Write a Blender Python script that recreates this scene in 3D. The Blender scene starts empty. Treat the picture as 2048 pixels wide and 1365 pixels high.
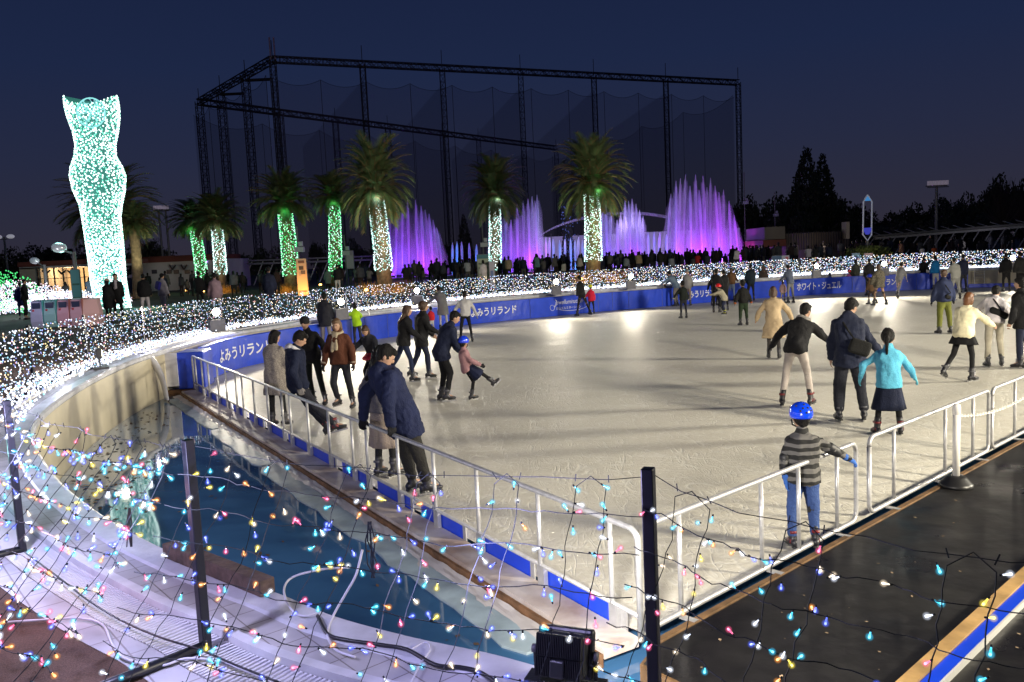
import bpy, bmesh, math, random
from mathutils import Vector, Matrix, noise
random.seed(7)
sc = bpy.context.scene
col = sc.collection
V = Vector
# ------------------------------------------------------------------ camera
F = 1640.0; PIT = math.radians(5.8); ROL = math.radians(2.7); CAM = V((0, 0, 2.65))
cd = V((0, math.cos(PIT), -math.sin(PIT))); cu0 = V((0, math.sin(PIT), math.cos(PIT))); cr0 = V((1, 0, 0))
cu = cu0*math.cos(ROL) + cr0*math.sin(ROL); cr = cr0*math.cos(ROL) - cu0*math.sin(ROL)
cam = bpy.data.cameras.new('camera'); cam.sensor_width = 36; cam.lens = F/2048*36
cam.clip_start = 0.05; cam.clip_end = 2000
co = bpy.data.objects.new('camera', cam); col.objects.link(co); sc.camera = co
co.matrix_world = Matrix.Translation(CAM) @ Matrix((cr, cu, -cd)).transposed().to_4x4()
def ray(x, y): return cd + cr*((x-1024)/F) + cu*((682.5-y)/F)
def at(x, y, z=0.0):
    v = ray(x, y); return CAM + v*((z-CAM.z)/v.z)
def atY(x, y, Y):
    v = ray(x, y); return CAM + v*(Y/v.y)
# ------------------------------------------------------------------ world (dusk sky)
w = bpy.data.worlds.new("World"); sc.world = w; w.use_nodes = True
nt = w.node_tree; nt.nodes.clear()
out = nt.nodes.new('ShaderNodeOutputWorld'); bg = nt.nodes.new('ShaderNodeBackground')
tc = nt.nodes.new('ShaderNodeTexCoord'); sx = nt.nodes.new('ShaderNodeSeparateXYZ'); rp = nt.nodes.new('ShaderNodeValToRGB')
nt.links.new(tc.outputs['Generated'], sx.inputs[0]); nt.links.new(sx.outputs['Z'], rp.inputs[0])
nt.links.new(rp.outputs[0], bg.inputs[0]); nt.links.new(bg.outputs[0], out.inputs[0])
els = rp.color_ramp.elements
els[0].position = 0.0; els[0].color = (.032, .027, .042, 1)
els[1].position = 0.45; els[1].color = (.0068, .0130, .047, 1)
for p_, c_ in ((.05, (.027, .027, .049, 1)), (.12, (.020, .025, .058, 1)), (.22, (.013, .022, .064, 1))):
    e = els.new(p_); e.color = c_
bg.inputs[1].default_value = 0.92
vs = sc.view_settings; vs.view_transform = 'Standard'; vs.look = 'None'; vs.exposure = 0.0; vs.gamma = 1.0
sc.cycles.max_bounces = 5; sc.cycles.transparent_max_bounces = 24; sc.cycles.sample_clamp_indirect = 3.0
sc.cycles.caustics_reflective = False; sc.cycles.caustics_refractive = False
# ------------------------------------------------------------------ lamps of the place
def lamp(kind, loc, energy, color, size=.1, target=None, spot=120, blend=.5, name='lamp_light', parent=None):
    l = bpy.data.lights.new(name, kind); l.energy = energy; l.color = color
    if kind == 'SPOT': l.spot_size = math.radians(spot); l.spot_blend = blend
    l.shadow_soft_size = size
    o = bpy.data.objects.new(name, l); col.objects.link(o); o.location = loc
    if target is not None:
        o.rotation_euler = (V(target)-V(loc)).to_track_quat('-Z', 'Y').to_euler()
    return o
WARM = (1, .86, .62); NEUT = (1, .93, .82); COOL = (.78, .85, 1)
E_BACK = 820
FLOOD_PX = [(435, 665), (683, 640), (835, 610), (1113, 590), (1262, 578), (1633, 556), (1768, 552), (2025, 540)]
FLOODS = [at(x, y, .95) for x, y in FLOOD_PX]
AIM = [V((-1, 10, 0)), V((3, 10, 0)), V((2, 14, 0)), V((3.2, 14, 0)), V((7, 16, 0)), V((12, 16, 0)), V((12, 15, 0)), V((14, 16, 0))]
for i, (P, T) in enumerate(zip(FLOODS, AIM)):
    d = (T-P); d.z = 0; d.normalize()
    lamp('SPOT', P+V((0, 0, .62))+d*.3, E_BACK*(.6 if i in (3, 4) else 1), (1, .9, .72), .16, T, 130, .7, 'flood_light')
# floodlights on the near deck (one seen from behind, one beyond the right edge of the view)
lamp('SPOT', (.17, 3.42, 1.24), 720, (1, .94, .84), .15, (7, 16, 0), 120, .8, 'flood_light')
lamp('SPOT', (11.5, 2.2, 4.4), 10500, (1, .90, .70), .8, (3, 19, 0), 130, .8, 'flood_light')
lamp('SPOT', (26, 12, 5.8), 25000, (1, .92, .74), 1.0, (2, 25, 0), 125, .8, 'flood_light')
# coloured LED glow of the string-light net
for P, c_, e_ in [((-3.0, 4.6, 1.75), (.6, .58, 1), 62), ((-1.7, 3.2, 1.75), (.62, .6, 1), 55), ((-4.9, 6.6, 1.8), (.66, .66, 1), 70), ((-7.3, 10.6, 1.8), (.75, .72, 1), 110),
                  ((-.2, 2.7, 1.7), (.55, .5, 1), 28), ((-8.6, 15.5, 1.8), (.8, .78, 1), 60), ((-8.9, 20, 1.8), (.8, .78, 1), 60), ((-6.6, 27.5, 1.8), (.8, .78, 1), 60), ((-3.2, 33, 1.8), (.85, .85, 1), 60), ((4, 39, 1.8), (.85, .85, 1), 60),
                  ((-2.4, 3.9, 1.4), (1, .5, .6), 6), ((-4.2, 5.7, 1.4), (.4, 1, 1), 7)]:
    lamp('POINT', P, e_, c_, .03, name='string_light_glow')
# ------------------------------------------------------------------ materials
MATS = {}
def mat(key, rgb, rough=.7, metal=0, bump=0, bscale=60, var=.0, vscale=8, coat=0, spec=.5, sheen=0, emis=None, es=0, two=None):
    if key in MATS: return MATS[key]
    m = bpy.data.materials.new(key); m.use_nodes = True; n = m.node_tree; b = n.nodes['Principled BSDF']
    b.inputs['Base Color'].default_value = (*rgb, 1); b.inputs['Roughness'].default_value = rough
    b.inputs['Metallic'].default_value = metal; b.inputs['Coat Weight'].default_value = coat
    b.inputs['Specular IOR Level'].default_value = spec
    if sheen: b.inputs['Sheen Weight'].default_value = sheen
    if emis: b.inputs['Emission Color'].default_value = (*emis, 1); b.inputs['Emission Strength'].default_value = es
    if var or bump: t = n.nodes.new('ShaderNodeTexCoord')
    if var:
        nz = n.nodes.new('ShaderNodeTexNoise'); nz.inputs['Scale'].default_value = vscale; nz.inputs['Detail'].default_value = 6
        n.links.new(t.outputs['Object'], nz.inputs['Vector'])
        r = n.nodes.new('ShaderNodeValToRGB'); r.color_ramp.elements[0].position = .32; r.color_ramp.elements[1].position = .68
        c0 = two or tuple(c*(1-var) for c in rgb); c1 = tuple(min(1, c*(1+var*.6)) for c in rgb)
        r.color_ramp.elements[0].color = (*c0, 1); r.color_ramp.elements[1].color = (*c1, 1)
        n.links.new(nz.outputs[0], r.inputs[0]); n.links.new(r.outputs[0], b.inputs['Base Color'])
    if bump:
        nb = n.nodes.new('ShaderNodeTexNoise'); nb.inputs['Scale'].default_value = bscale; nb.inputs['Detail'].default_value = 4
        n.links.new(t.outputs['Object'], nb.inputs['Vector'])
        bp = n.nodes.new('ShaderNodeBump'); bp.inputs['Strength'].default_value = bump; bp.inputs['Distance'].default_value = .02
        n.links.new(nb.outputs[0], bp.inputs['Height']); n.links.new(bp.outputs[0], b.inputs['Normal'])
    MATS[key] = m; return m
def fab(rgb, rough=.85):
    return mat('fabric_%02d_%02d_%02d' % tuple(int(c*99) for c in rgb), rgb, rough, bump=.55, bscale=55, var=.22, vscale=5, spec=.25)
def emit(key, rgb, s, sampling='NONE'):
    if key in MATS: return MATS[key]
    m = bpy.data.materials.new(key); m.use_nodes = True; n = m.node_tree; n.nodes.clear()
    o = n.nodes.new('ShaderNodeOutputMaterial'); e = n.nodes.new('ShaderNodeEmission'); e.inputs[0].default_value = (*rgb, 1); e.inputs[1].default_value = s
    n.links.new(e.outputs[0], o.inputs[0]); m.cycles.emission_sampling = sampling
    MATS[key] = m; return m
# ------------------------------------------------------------------ object helpers
def tag(o, label=None, cat=None, group=None, kind=None):
    if label: o['label'] = label
    if cat: o['category'] = cat
    if group: o['group'] = group
    if kind: o['kind'] = kind
    return o
def empty(name, loc=(0, 0, 0), rz=0, label=None, cat=None, group=None):
    o = bpy.data.objects.new(name, None); col.objects.link(o); o.location = loc; o.rotation_euler = (0, 0, rz)
    o.empty_display_size = .1
    return tag(o, label, cat, group)
class MB:
    def __init__(s): s.v = []; s.f = []; s.m = []
    def add(s, vs, fs, mi=0):
        k = len(s.v); s.v += [tuple(p) for p in vs]; s.f += [tuple(i+k for i in f) for f in fs]; s.m += [mi]*len(fs)
    def box(s, c, h, mi=0, M=None):      # centre, half sizes
        vs = [V((c[0]+a*h[0], c[1]+b*h[1], c[2]+d*h[2])) for a in (-1, 1) for b in (-1, 1) for d in (-1, 1)]
        if M: vs = [M @ p for p in vs]
        s.add(vs, [(0, 1, 3, 2), (4, 6, 7, 5), (0, 4, 5, 1), (2, 3, 7, 6), (0, 2, 6, 4), (1, 5, 7, 3)], mi)
    def beam(s, a, b, w, h, mi=0, up=V((0, 0, 1))):
        a = V(a); b = V(b); d = (b-a)
        if d.length < 1e-6: return
        d.normalize()
        x = d.cross(up)
        if x.length < 1e-3: x = d.cross(V((1, 0, 0)))
        x.normalize(); z = x.cross(d)
        vs = []
        for p in (a, b):
            for i, j in ((-1, -1), (1, -1), (1, 1), (-1, 1)): vs.append(p+x*(i*w/2)+z*(j*h/2))
        s.add(vs, [(0, 1, 2, 3), (7, 6, 5, 4), (0, 4, 5, 1), (1, 5, 6, 2), (2, 6, 7, 3), (3, 7, 4, 0)], mi)
    def tube(s, pts, r, n=8, mi=0, cap=True):
        pts = [V(p) for p in pts]; rs = r if isinstance(r, (list, tuple)) else [r]*len(pts)
        d0 = (pts[1]-pts[0]).normalized(); x = d0.orthogonal().normalized(); vs = []
        for i, p in enumerate(pts):
            if i == 0: d = d0
            elif i == len(pts)-1: d = (pts[i]-pts[i-1]).normalized()
            else: d = ((pts[i]-pts[i-1]).normalized()+(pts[i+1]-pts[i]).normalized()).normalized()
            x = (x-d*x.dot(d))
            x = x.normalized() if x.length > 1e-5 else d.orthogonal().normalized()
            y = d.cross(x)
            for k in range(n):
                a = 2*math.pi*k/n; vs.append(p+x*(rs[i]*math.cos(a))+y*(rs[i]*math.sin(a)))
        fs = [(i*n+k, i*n+(k+1) % n, (i+1)*n+(k+1) % n, (i+1)*n+k) for i in range(len(pts)-1) for k in range(n)]
        if cap: fs += [tuple(range(n-1, -1, -1)), tuple(range((len(pts)-1)*n, len(pts)*n))]
        s.add(vs, fs, mi)
    def loft(s, rings, mi=0, cap=True):     # rings: lists of equal length
        n = len(rings[0]); vs = [p for r in rings for p in r]
        fs = [(i*n+k, i*n+(k+1) % n, (i+1)*n+(k+1) % n, (i+1)*n+k) for i in range(len(rings)-1) for k in range(n)]
        if cap: fs += [tuple(range(n-1, -1, -1)), tuple(range((len(rings)-1)*n, len(rings)*n))]
        s.add(vs, fs, mi)
    def ell(s, c, r, M=None, n=12, k=8, mi=0):
        c = V(c); rings = []
        for i in range(1, k):
            t = math.pi*i/k; ring = []
            for j in range(n):
                a = 2*math.pi*j/n
                p = V((r[0]*math.sin(t)*math.cos(a), r[1]*math.sin(t)*math.sin(a), -r[2]*math.cos(t)))
                ring.append(c+(M @ p if M else p))
            rings.append(ring)
        s.loft(rings, mi)
    def cap(s, a, b, ra, rb, n=10, mi=0):      # tapered capsule
        a = V(a); b = V(b); d = (b-a); L = d.length
        if L < 1e-5: return s.ell(a, (ra, ra, ra), mi=mi)
        d /= L; pts = []; rs = []
        for t in (-.9, -.6, -.2): pts.append(a+d*(ra*t)); rs.append(ra*math.sqrt(1-t*t))
        pts.append(a); rs.append(ra); pts.append((a+b)/2); rs.append((ra+rb)/2); pts.append(b); rs.append(rb)
        for t in (.3, .65, .92): pts.append(b+d*(rb*t)); rs.append(rb*math.sqrt(1-t*t))
        s.tube(pts, rs, n, mi)
    def mesh(s, name, mats):
        me = bpy.data.meshes.new(name); me.from_pydata(s.v, [], s.f)
        for m in mats: me.materials.append(m)
        if len(mats) > 1: me.polygons.foreach_set('material_index', s.m)
        return me
    def build(s, name, mats, parent=None, smooth=False):
        if not isinstance(mats, (list, tuple)): mats = [mats]
        me = s.mesh(name, mats)
        if smooth: me.polygons.foreach_set('use_smooth', [True]*len(me.polygons))
        o = bpy.data.objects.new(name, me); col.objects.link(o)
        if parent: o.parent = parent
        return o
def bevel(o, wd=.01, seg=2):
    m = o.modifiers.new('bevel', 'BEVEL'); m.width = wd; m.segments = seg; m.limit_method = 'ANGLE'; return o
def sheet(name, pts, z, m, kind='structure'):
    b = MB(); b.add([(p[0], p[1], z) for p in pts], [tuple(range(len(pts)))])
    return tag(b.build(name, m), kind=kind)
def catmull(P, n=8, closed=False):
    P = [V(p) for p in P]; R = []; N = len(P)
    rng = range(N) if closed else range(N-1)
    for i in rng:
        p0 = P[(i-1) % N] if (closed or i > 0) else P[0]*2-P[1]; p1 = P[i]; p2 = P[(i+1) % N]
        p3 = P[(i+2) % N] if (closed or i+2 < N) else P[N-1]*2-P[N-2]
        for k in range(n):
            t = k/n
            R.append(.5*((2*p1)+(p2-p0)*t+(2*p0-5*p1+4*p2-p3)*t*t+(3*p1-p0-3*p2+p3)*t**3))
    if not closed: R.append(P[-1])
    return R
def offset(P, d, closed=False):      # offset to the left of travel direction, z kept
    R = []; N = len(P)
    for i, p in enumerate(P):
        a = P[(i-1) % N] if (closed or i) else P[0]; b = P[(i+1) % N] if (closed or i < N-1) else P[-1]
        t = (b-a); t.z = 0; t.normalize(); R.append(p+V((-t.y, t.x, 0))*d)
    return R
# ================================================================== SETTING
DZ = .95; WZ = -.12
# pool edge, front-right -> front -> left -> back -> right (travel clockwise seen from above, outside = left)
edge_ctrl = [(40, -6), (20, -5), (9, -3), (4, -.6), (2, 1.15), (1.0, 2.25), (.36, 2.98), (-.085, 3.33), (-.51, 3.56), (-.93, 3.83), (-1.26, 4.12), (-1.58, 4.37), (-1.93, 4.67), (-2.46, 5.16), (-3.16, 5.9), (-3.95, 6.86),
             (-4.86, 8.14), (-5.37, 8.96), (-5.95, 10.1), (-6.62, 11.98), (-7.25, 14.26), (-7.72, 16.74), (-7.87, 19), (-7.86, 21.6), (-7.3, 23.8), (-5.35, 28.4), (-4.0, 30.4), (-2.2, 33.6),
             (.9, 35.9), (3.9, 37.9), (7.1, 39.5), (9.9, 40.9), (12.6, 42.3), (15.3, 42.9), (18, 43.3), (21.9, 43.1), (24.2, 42.5), (30, 39.8), (40, 33), (48, 20), (48, 5)]
EDGE = catmull([(x, y, DZ) for x, y in edge_ctrl], 5, True)
N_E = len(EDGE)
def offp(d):
    return offset(EDGE, d, True)
# orientation check: we want +d to go outside the pool
cx = sum(p.x for p in EDGE)/N_E; cy = sum(p.y for p in EDGE)/N_E
SGN = 1 if (offset(EDGE, 1, True)[60]-V((cx, cy, DZ))).length > (EDGE[60]-V((cx, cy, DZ))).length else -1
def offp(d): return offset(EDGE, d*SGN, True)
def ring(name, d0, d1, z0, z1, m, kind='structure', lab=None):
    A = offp(d0); B = offp(d1); b = MB()
    vs = [(p.x, p.y, z0) for p in A]+[(p.x, p.y, z1) for p in B]
    b.add(vs, [(i, (i+1) % N_E, N_E+(i+1) % N_E, N_E+i) for i in range(N_E)])
    return tag(b.build(name, m), kind=kind)
def ringband(name, prof, m):          # prof: list of (offset, z)
    b = MB(); L = [offp(d) for d, z in prof]
    vs = [(p.x, p.y, prof[i][1]) for i in range(len(prof)) for p in L[i]]
    b.add(vs, [(j*N_E+i, j*N_E+(i+1) % N_E, (j+1)*N_E+(i+1) % N_E, (j+1)*N_E+i) for j in range(len(prof)-1) for i in range(N_E)])
    return b.build(name, m, smooth=False)
def tile_mat(key, rgb, scale, mortar, mrgb, rough=.45, bump=.3, off=0.0, bw=.5, rh=.5):
    m = mat(key, rgb, rough, spec=.4); n = m.node_tree; b = n.nodes['Principled BSDF']
    t = n.nodes.new('ShaderNodeTexCoord'); br = n.nodes.new('ShaderNodeTexBrick'); br.offset = off
    br.inputs['Scale'].default_value = scale; br.inputs['Mortar Size'].default_value = mortar; br.inputs['Brick Width'].default_value = bw; br.inputs['Row Height'].default_value = rh
    br.inputs['Color1'].default_value = (*rgb, 1); br.inputs['Color2'].default_value = (*[c*.86 for c in rgb], 1); br.inputs['Mortar'].default_value = (*mrgb, 1)
    mp = n.nodes.new('ShaderNodeMapping'); mp.inputs['Rotation'].default_value = (0, 0, math.radians(-40))
    n.links.new(t.outputs['Object'], mp.inputs[0]); n.links.new(mp.outputs[0], br.inputs['Vector'])
    nz = n.nodes.new('ShaderNodeTexNoise'); nz.inputs['Scale'].default_value = 3; nz.inputs['Detail'].default_value = 8
    n.links.new(t.outputs['Object'], nz.inputs['Vector'])
    mx = n.nodes.new('ShaderNodeMix'); mx.data_type = 'RGBA'; mx.blend_type = 'MULTIPLY'; mx.inputs[0].default_value = .55
    rr = n.nodes.new('ShaderNodeValToRGB'); rr.color_ramp.elements[0].position = .3; rr.color_ramp.elements[0].color = (.34, .32, .31, 1); rr.color_ramp.elements[1].position = .65
    n.links.new(nz.outputs[0], rr.inputs[0]); n.links.new(br.outputs['Color'], mx.inputs[6]); n.links.new(rr.outputs[0], mx.inputs[7])
    n.links.new(mx.outputs[2], b.inputs['Base Color'])
    bp = n.nodes.new('ShaderNodeBump'); bp.inputs['Strength'].default_value = bump; bp.inputs['Distance'].default_value = .01; bp.invert = True
    n.links.new(br.outputs['Fac'], bp.inputs['Height']); n.links.new(bp.outputs[0], b.inputs['Normal'])
    return m
M_cop = mat('coping_white', (.62, .63, .68), .35, bump=.15, bscale=30, var=.2, vscale=6)
M_tile = tile_mat('deck_tile', (.55, .54, .56), 3.2, .012, (.25, .23, .22))
M_lip = mat('lip_plastic', (.6, .6, .64), .4, var=.15, vscale=9)
M_slot = tile_mat('deck_slot_tile', (.6, .6, .63), 2.2, .01, (.3, .28, .28))
M_brown = mat('deck_brown_rubber', (.13, .075, .05), .9, bump=.7, bscale=220, var=.35, vscale=120)
M_ledge = mat('deck_ledge', (.50, .48, .47), .5, bump=.1, bscale=40, var=.25, vscale=2.5)
M_wall = None
# pool wall, cream panels
M_wall = mat('pool_wall_paint', (.58, .52, .38), .5, var=.12, vscale=1.7, bump=.06, bscale=4)
M_blue_pad = mat('blue_vinyl', (.022, .068, .62), .32, bump=.35, bscale=5, var=.12, vscale=3, spec=.5)
M_blue_kick = mat('blue_kick', (.008, .06, .72), .35, var=.1, vscale=4)
ringband('coping', [(-.0, DZ-.10), (-.03, DZ-.07), (-.03, DZ-.012), (0, DZ+.012), (.16, DZ+.012), (.18, DZ+.004)], M_cop)['kind'] = 'structure'
ring('pool_deck', .18, .38, DZ+.004, DZ+.004, M_tile)
ringband('deck_lip', [(.38, DZ+.004), (.384, DZ+.035), (.436, DZ+.035), (.44, DZ+.0)], M_lip)['kind'] = 'structure'
# slatted drain grating (real slats) near the camera, plain strip elsewhere
ring('drain_channel', .44, .69, DZ-.05, DZ-.05, mat('channel_dark', (.03, .03, .035), .6))
A_, B_ = offp(.445), offp(.685)
gb = MB()
acc = 0
for i in range(N_E):
    j = (i+1) % N_E; a0, a1, b0, b1 = A_[i], A_[j], B_[i], B_[j]
    mid = (a0+a1)/2
    if not (-6.5 < mid.x < 2.2 and 1 < mid.y < 11): continue
    L = ((a1-a0).length+(b1-b0).length)/2; n = max(1, int(L/.024))
    for k in range(n):
        t = (k+.5)/n; p = a0.lerp(a1, t); q = b0.lerp(b1, t)
        p.z = q.z = DZ-.004; gb.beam(p, q, .0145, .02)
tag(gb.build('drain_grating', mat('grating_white', (.66, .66, .68), .35)), kind='structure')
ring('slot_tiles', .69, .84, DZ+.004, DZ+.004, M_slot)
ring('deck_paving', .84, 3.2, DZ+.001, DZ+.001, M_brown)
# the ground beyond, one sheet out to the horizon
M_ground = mat('park_ground', (.045, .05, .035), .95, bump=.5, bscale=6, var=.5, vscale=.6)
b = MB(); B0 = offp(3.2); vs = [(p.x, p.y, DZ) for p in B0]
for rad in (1, 3, 12, 60):
    for p in B0:
        d = V((p.x-cx, p.y-cy, 0)); l = d.length; d /= l; q = V((cx, cy, DZ))+d*(l+rad*12); vs.append((q.x, q.y, DZ))
b.add(vs, [(j*N_E+i, j*N_E+(i+1) % N_E, (j+1)*N_E+(i+1) % N_E, (j+1)*N_E+i) for j in range(4) for i in range(N_E)])
tag(b.build('ground', M_ground), kind='structure')
# pool wall
pw = ringband('pool_wall', [(0.02, DZ-.10), (0.02, -.8)], M_wall)
tag(pw, 'cream painted wall of the drained pool curving round under the white coping', 'wall')
# water + pool floor
M_water = mat('pool_water', (.050, .145, .30), .035, var=.35, vscale=.5, spec=.75)
bw = M_water.node_tree; nb = bw.nodes.new('ShaderNodeTexNoise'); nb.inputs['Scale'].default_value = 1.6
bp = bw.nodes.new('ShaderNodeBump'); bp.inputs['Strength'].default_value = .035; bp.inputs['Distance'].default_value = .05
bw.links.new(bw.nodes['Texture Coordinate'].outputs['Object'], nb.inputs['Vector']); bw.links.new(nb.outputs[0], bp.inputs['Height']); bw.links.new(bp.outputs[0], bw.nodes['Principled BSDF'].inputs['Normal'])
CORNER = at(1288, 1272, 0); LEFT = V((-7.2, 18.5, 0)); 
RDIR = (at(1992, 897, .03)-at(1288, 1272, .03)); RDIR.z = 0; RDIR.normalize()
LDIR = (LEFT-CORNER); LLEN = LDIR.length; LDIR.normalize()
water = [(p.x, p.y) for p in offp(.01)]
sheet('pool_water', water, WZ, M_water)
# fallen leaves and silt lying along the left wall and floating
lv = MB(); rnd = random.Random(3)
leafc = [(at(250+rnd.gauss(0, 45), 880+rnd.gauss(0, 30), WZ)) for _ in range(330)]
def near_wall(t, off):
    k = 70+t
    return offp(-off)[k % N_E]
for i in range(330):
    if i < 150:
        y = rnd.uniform(9.5, 16.5); 
        # wall x at y
        best = min(EDGE, key=lambda p: abs(p.y-y)+(0 if p.x < 0 else 99)); x = best.x+abs(rnd.gauss(.25, .35))+.12
        c = V((x, y, WZ+.006))
    elif i < 210: c = at(rnd.uniform(380, 1100), rnd.uniform(900, 1290), WZ)+V((0, 0, .006))
    else: c = at(rnd.gauss(230, 60), rnd.gauss(940, 50), WZ)+V((0, 0, .005))
    s_ = rnd.uniform(.015, .05); a = rnd.uniform(0, 6.3)
    ux = V((math.cos(a), math.sin(a), rnd.uniform(-.1, .3)))*s_; uy = V((-math.sin(a), math.cos(a), 0))*s_*.6
    lv.add([c-ux, c+uy-ux*.2, c+ux, c-uy+ux*.1], [(0, 1, 2, 3)])
tag(lv.build('fallen_leaves', mat('dead_leaf', (.10, .06, .03), .8, var=.5, vscale=3)), kind='stuff', label='dead brown leaves and silt floating along the pool wall', cat='leaves')
# ------------------------------------------------------------------ ice
m = mat('ice_surface', (.66, .64, .58), .30, spec=.2); n = m.node_tree; B = n.nodes['Principled BSDF']
t = n.nodes.new('ShaderNodeTexCoord')
def noise_n(scale, detail, vec, rough=.5, dist=0):
    z = n.nodes.new('ShaderNodeTexNoise'); z.inputs['Scale'].default_value = scale; z.inputs['Detail'].default_value = detail; z.inputs['Roughness'].default_value = rough; z.inputs['Distortion'].default_value = dist
    n.links.new(vec, z.inputs['Vector']); return z.outputs[0]
def ramp(src, stops):
    r = n.nodes.new('ShaderNodeValToRGB'); e = r.color_ramp.elements
    e[0].position = stops[0][0]; e[0].color = (*[stops[0][1]]*3, 1); e[1].position = stops[-1][0]; e[1].color = (*[stops[-1][1]]*3, 1)
    for p_, v_ in stops[1:-1]:
        q = e.new(p_); q.color = (v_, v_, v_, 1)
    n.links.new(src, r.inputs[0]); return r.outputs[0]
def math_n(op, a, b_=None):
    q = n.nodes.new('ShaderNodeMath'); q.operation = op
    for i, s_ in enumerate((a, b_)):
        if s_ is None: continue
        if isinstance(s_, (int, float)): q.inputs[i].default_value = s_
        else: n.links.new(s_, q.inputs[i])
    return q.outputs[0]
scr = None
for k, (rot, sxx, syy, sc_) in enumerate([(12, 1, .22, 3.1), (55, .25, 1, 2.7), (-28, 1, .2, 4.3), (-70, .22, 1, 3.7), (35, .5, .5, 1.7), (80, 1, .3, 6.5)]):
    mp = n.nodes.new('ShaderNodeMapping'); mp.inputs['Rotation'].default_value = (0, 0, math.radians(rot)); mp.inputs['Scale'].default_value = (sxx, syy, 1); mp.inputs['Location'].default_value = (k*3.1, k*7.7, k*2)
    n.links.new(t.outputs['Object'], mp.inputs[0])
    z = noise_n(sc_, 1.5, mp.outputs[0], .45, .3)
    line = ramp(z, [(.488, 0), (.499, 1), (.501, 1), (.512, 0)])
    line2 = ramp(z, [(.408, 0), (.414, .8), (.415, .8), (.421, 0)])
    line = math_n('MAXIMUM', line, line2)
    scr = line if scr is None else math_n('MAXIMUM', scr, line)
brk = ramp(noise_n(5, 5, t.outputs['Object']), [(.35, .1), (.6, 1)])
scr = math_n('MULTIPLY', scr, brk)
snow = ramp(noise_n(16, 8, t.outputs['Object'], .75), [(.42, 0), (.70, 1)])
big = ramp(noise_n(.35, 5, t.outputs['Object'], .6), [(.3, 0), (.7, 1)])
mx = n.nodes.new('ShaderNodeMix'); mx.data_type = 'RGBA'; n.links.new(big, mx.inputs[0]); mx.inputs[6].default_value = (.60, .565, .48, 1); mx.inputs[7].default_value = (.74, .71, .62, 1)
mx2 = n.nodes.new('ShaderNodeMix'); mx2.data_type = 'RGBA'; n.links.new(math_n('MULTIPLY', snow, .55), mx2.inputs[0]); n.links.new(mx.outputs[2], mx2.inputs[6]); mx2.inputs[7].default_value = (.80, .78, .71, 1)
mx3 = n.nodes.new('ShaderNodeMix'); mx3.data_type = 'RGBA'; n.links.new(math_n('MULTIPLY', scr, .55), mx3.inputs[0]); n.links.new(mx2.outputs[2], mx3.inputs[6]); mx3.inputs[7].default_value = (.86, .85, .8, 1)
n.links.new(mx3.outputs[2], B.inputs['Base Color'])
n.links.new(math_n('ADD', math_n('MULTIPLY', big, .18), .40), B.inputs['Roughness'])
hgt = math_n('ADD', math_n('MULTIPLY', scr, -1.0), math_n('MULTIPLY', snow, .5))
bp = n.nodes.new('ShaderNodeBump'); bp.inputs['Strength'].default_value = .55; bp.inputs['Distance'].default_value = .008
n.links.new(hgt, bp.inputs['Height']); n.links.new(bp.outputs[0], B.inputs['Normal'])
board_ctrl = [(-7.42, 19.6), (-7.48, 21.6), (-6.9, 23.6), (-5.0, 28.3), (-3.7, 30.2), (-1.85, 33.3), (1.15, 35.4), (4.0, 37.3), (7.2, 38.9), (9.95, 40.3), (12.7, 41.6), (15.3, 42.2), (18, 42.6), (21.7, 42.45), (24, 41.9), (30, 39)]
BOARD = catmull([(x, y, 0) for x, y in board_ctrl], 8)
R_END = CORNER+RDIR*34
icep = [CORNER]+[LEFT]+[V((-7.3, 19.6, 0))]+BOARD+[V((38, 33, 0)), R_END]
sheet('ice_rink', [(p.x, p.y) for p in icep], 0.0, m)
# substructure below the ice edge (dark wood skirt)
M_wood = mat('edge_wood', (.20, .10, .045), .7, bump=.4, bscale=25, var=.5, vscale=9)
M_ply = mat('plywood', (.16, .09, .04), .6, bump=.3, bscale=30, var=.4, vscale=7)
# black rubber matting right of the rail
perp = V((RDIR.y, -RDIR.x, 0))       # pointing to the camera side
if perp.y > 0: perp = -perp
M_mat = mat('rubber_mat', (.011, .010, .010), .33, bump=.5, bscale=3.5, var=.4, vscale=5, spec=.55)
C2 = CORNER+perp*.17-RDIR*.06
mat_pts = [C2, CORNER+RDIR*34+perp*.17, CORNER+RDIR*34+perp*9, CORNER-RDIR*.5+perp*3.2, C2+V((-.14, -.25, 0))]
_n = M_mat.node_tree; _z = _n.nodes.new('ShaderNodeTexNoise'); _z.inputs['Scale'].default_value = 1.3; _z.inputs['Detail'].default_value = 7; _r = _n.nodes.new('ShaderNodeMapRange'); _r.inputs[1].default_value = .35; _r.inputs[2].default_value = .65; _r.inputs[3].default_value = .26; _r.inputs[4].default_value = .6
_n.links.new(_n.nodes['Texture Coordinate'].outputs['Object'], _z.inputs['Vector']); _n.links.new(_z.outputs[0], _r.inputs[0]); _n.links.new(_r.outputs[0], _n.nodes['Principled BSDF'].inputs['Roughness'])
sheet('rubber_matting', [(p.x, p.y) for p in mat_pts], .012, M_mat)
pb = MB()
a = C2+V((-.14, -.25, 0)); c = CORNER-RDIR*.5+perp*3.2
pb.beam(C2+V((0, 0, -.14)), a+V((0, 0, -.14)), .05, .29); pb.beam(a+V((0, 0, -.14)), c+V((0, 0, -.14)), .05, .29)
tag(pb.build('platform_edge', M_ply), 'plywood side board under the corner of the black matting', 'board')
pb = MB(); a = CORNER+perp*.135; 
pb.beam(a+V((0, 0, .006)), a+RDIR*34+V((0, 0, .006)), .05, .035)
tag(pb.build('threshold_board', M_ply), 'thin bare plywood strip between the ice and the black matting', 'board')
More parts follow.
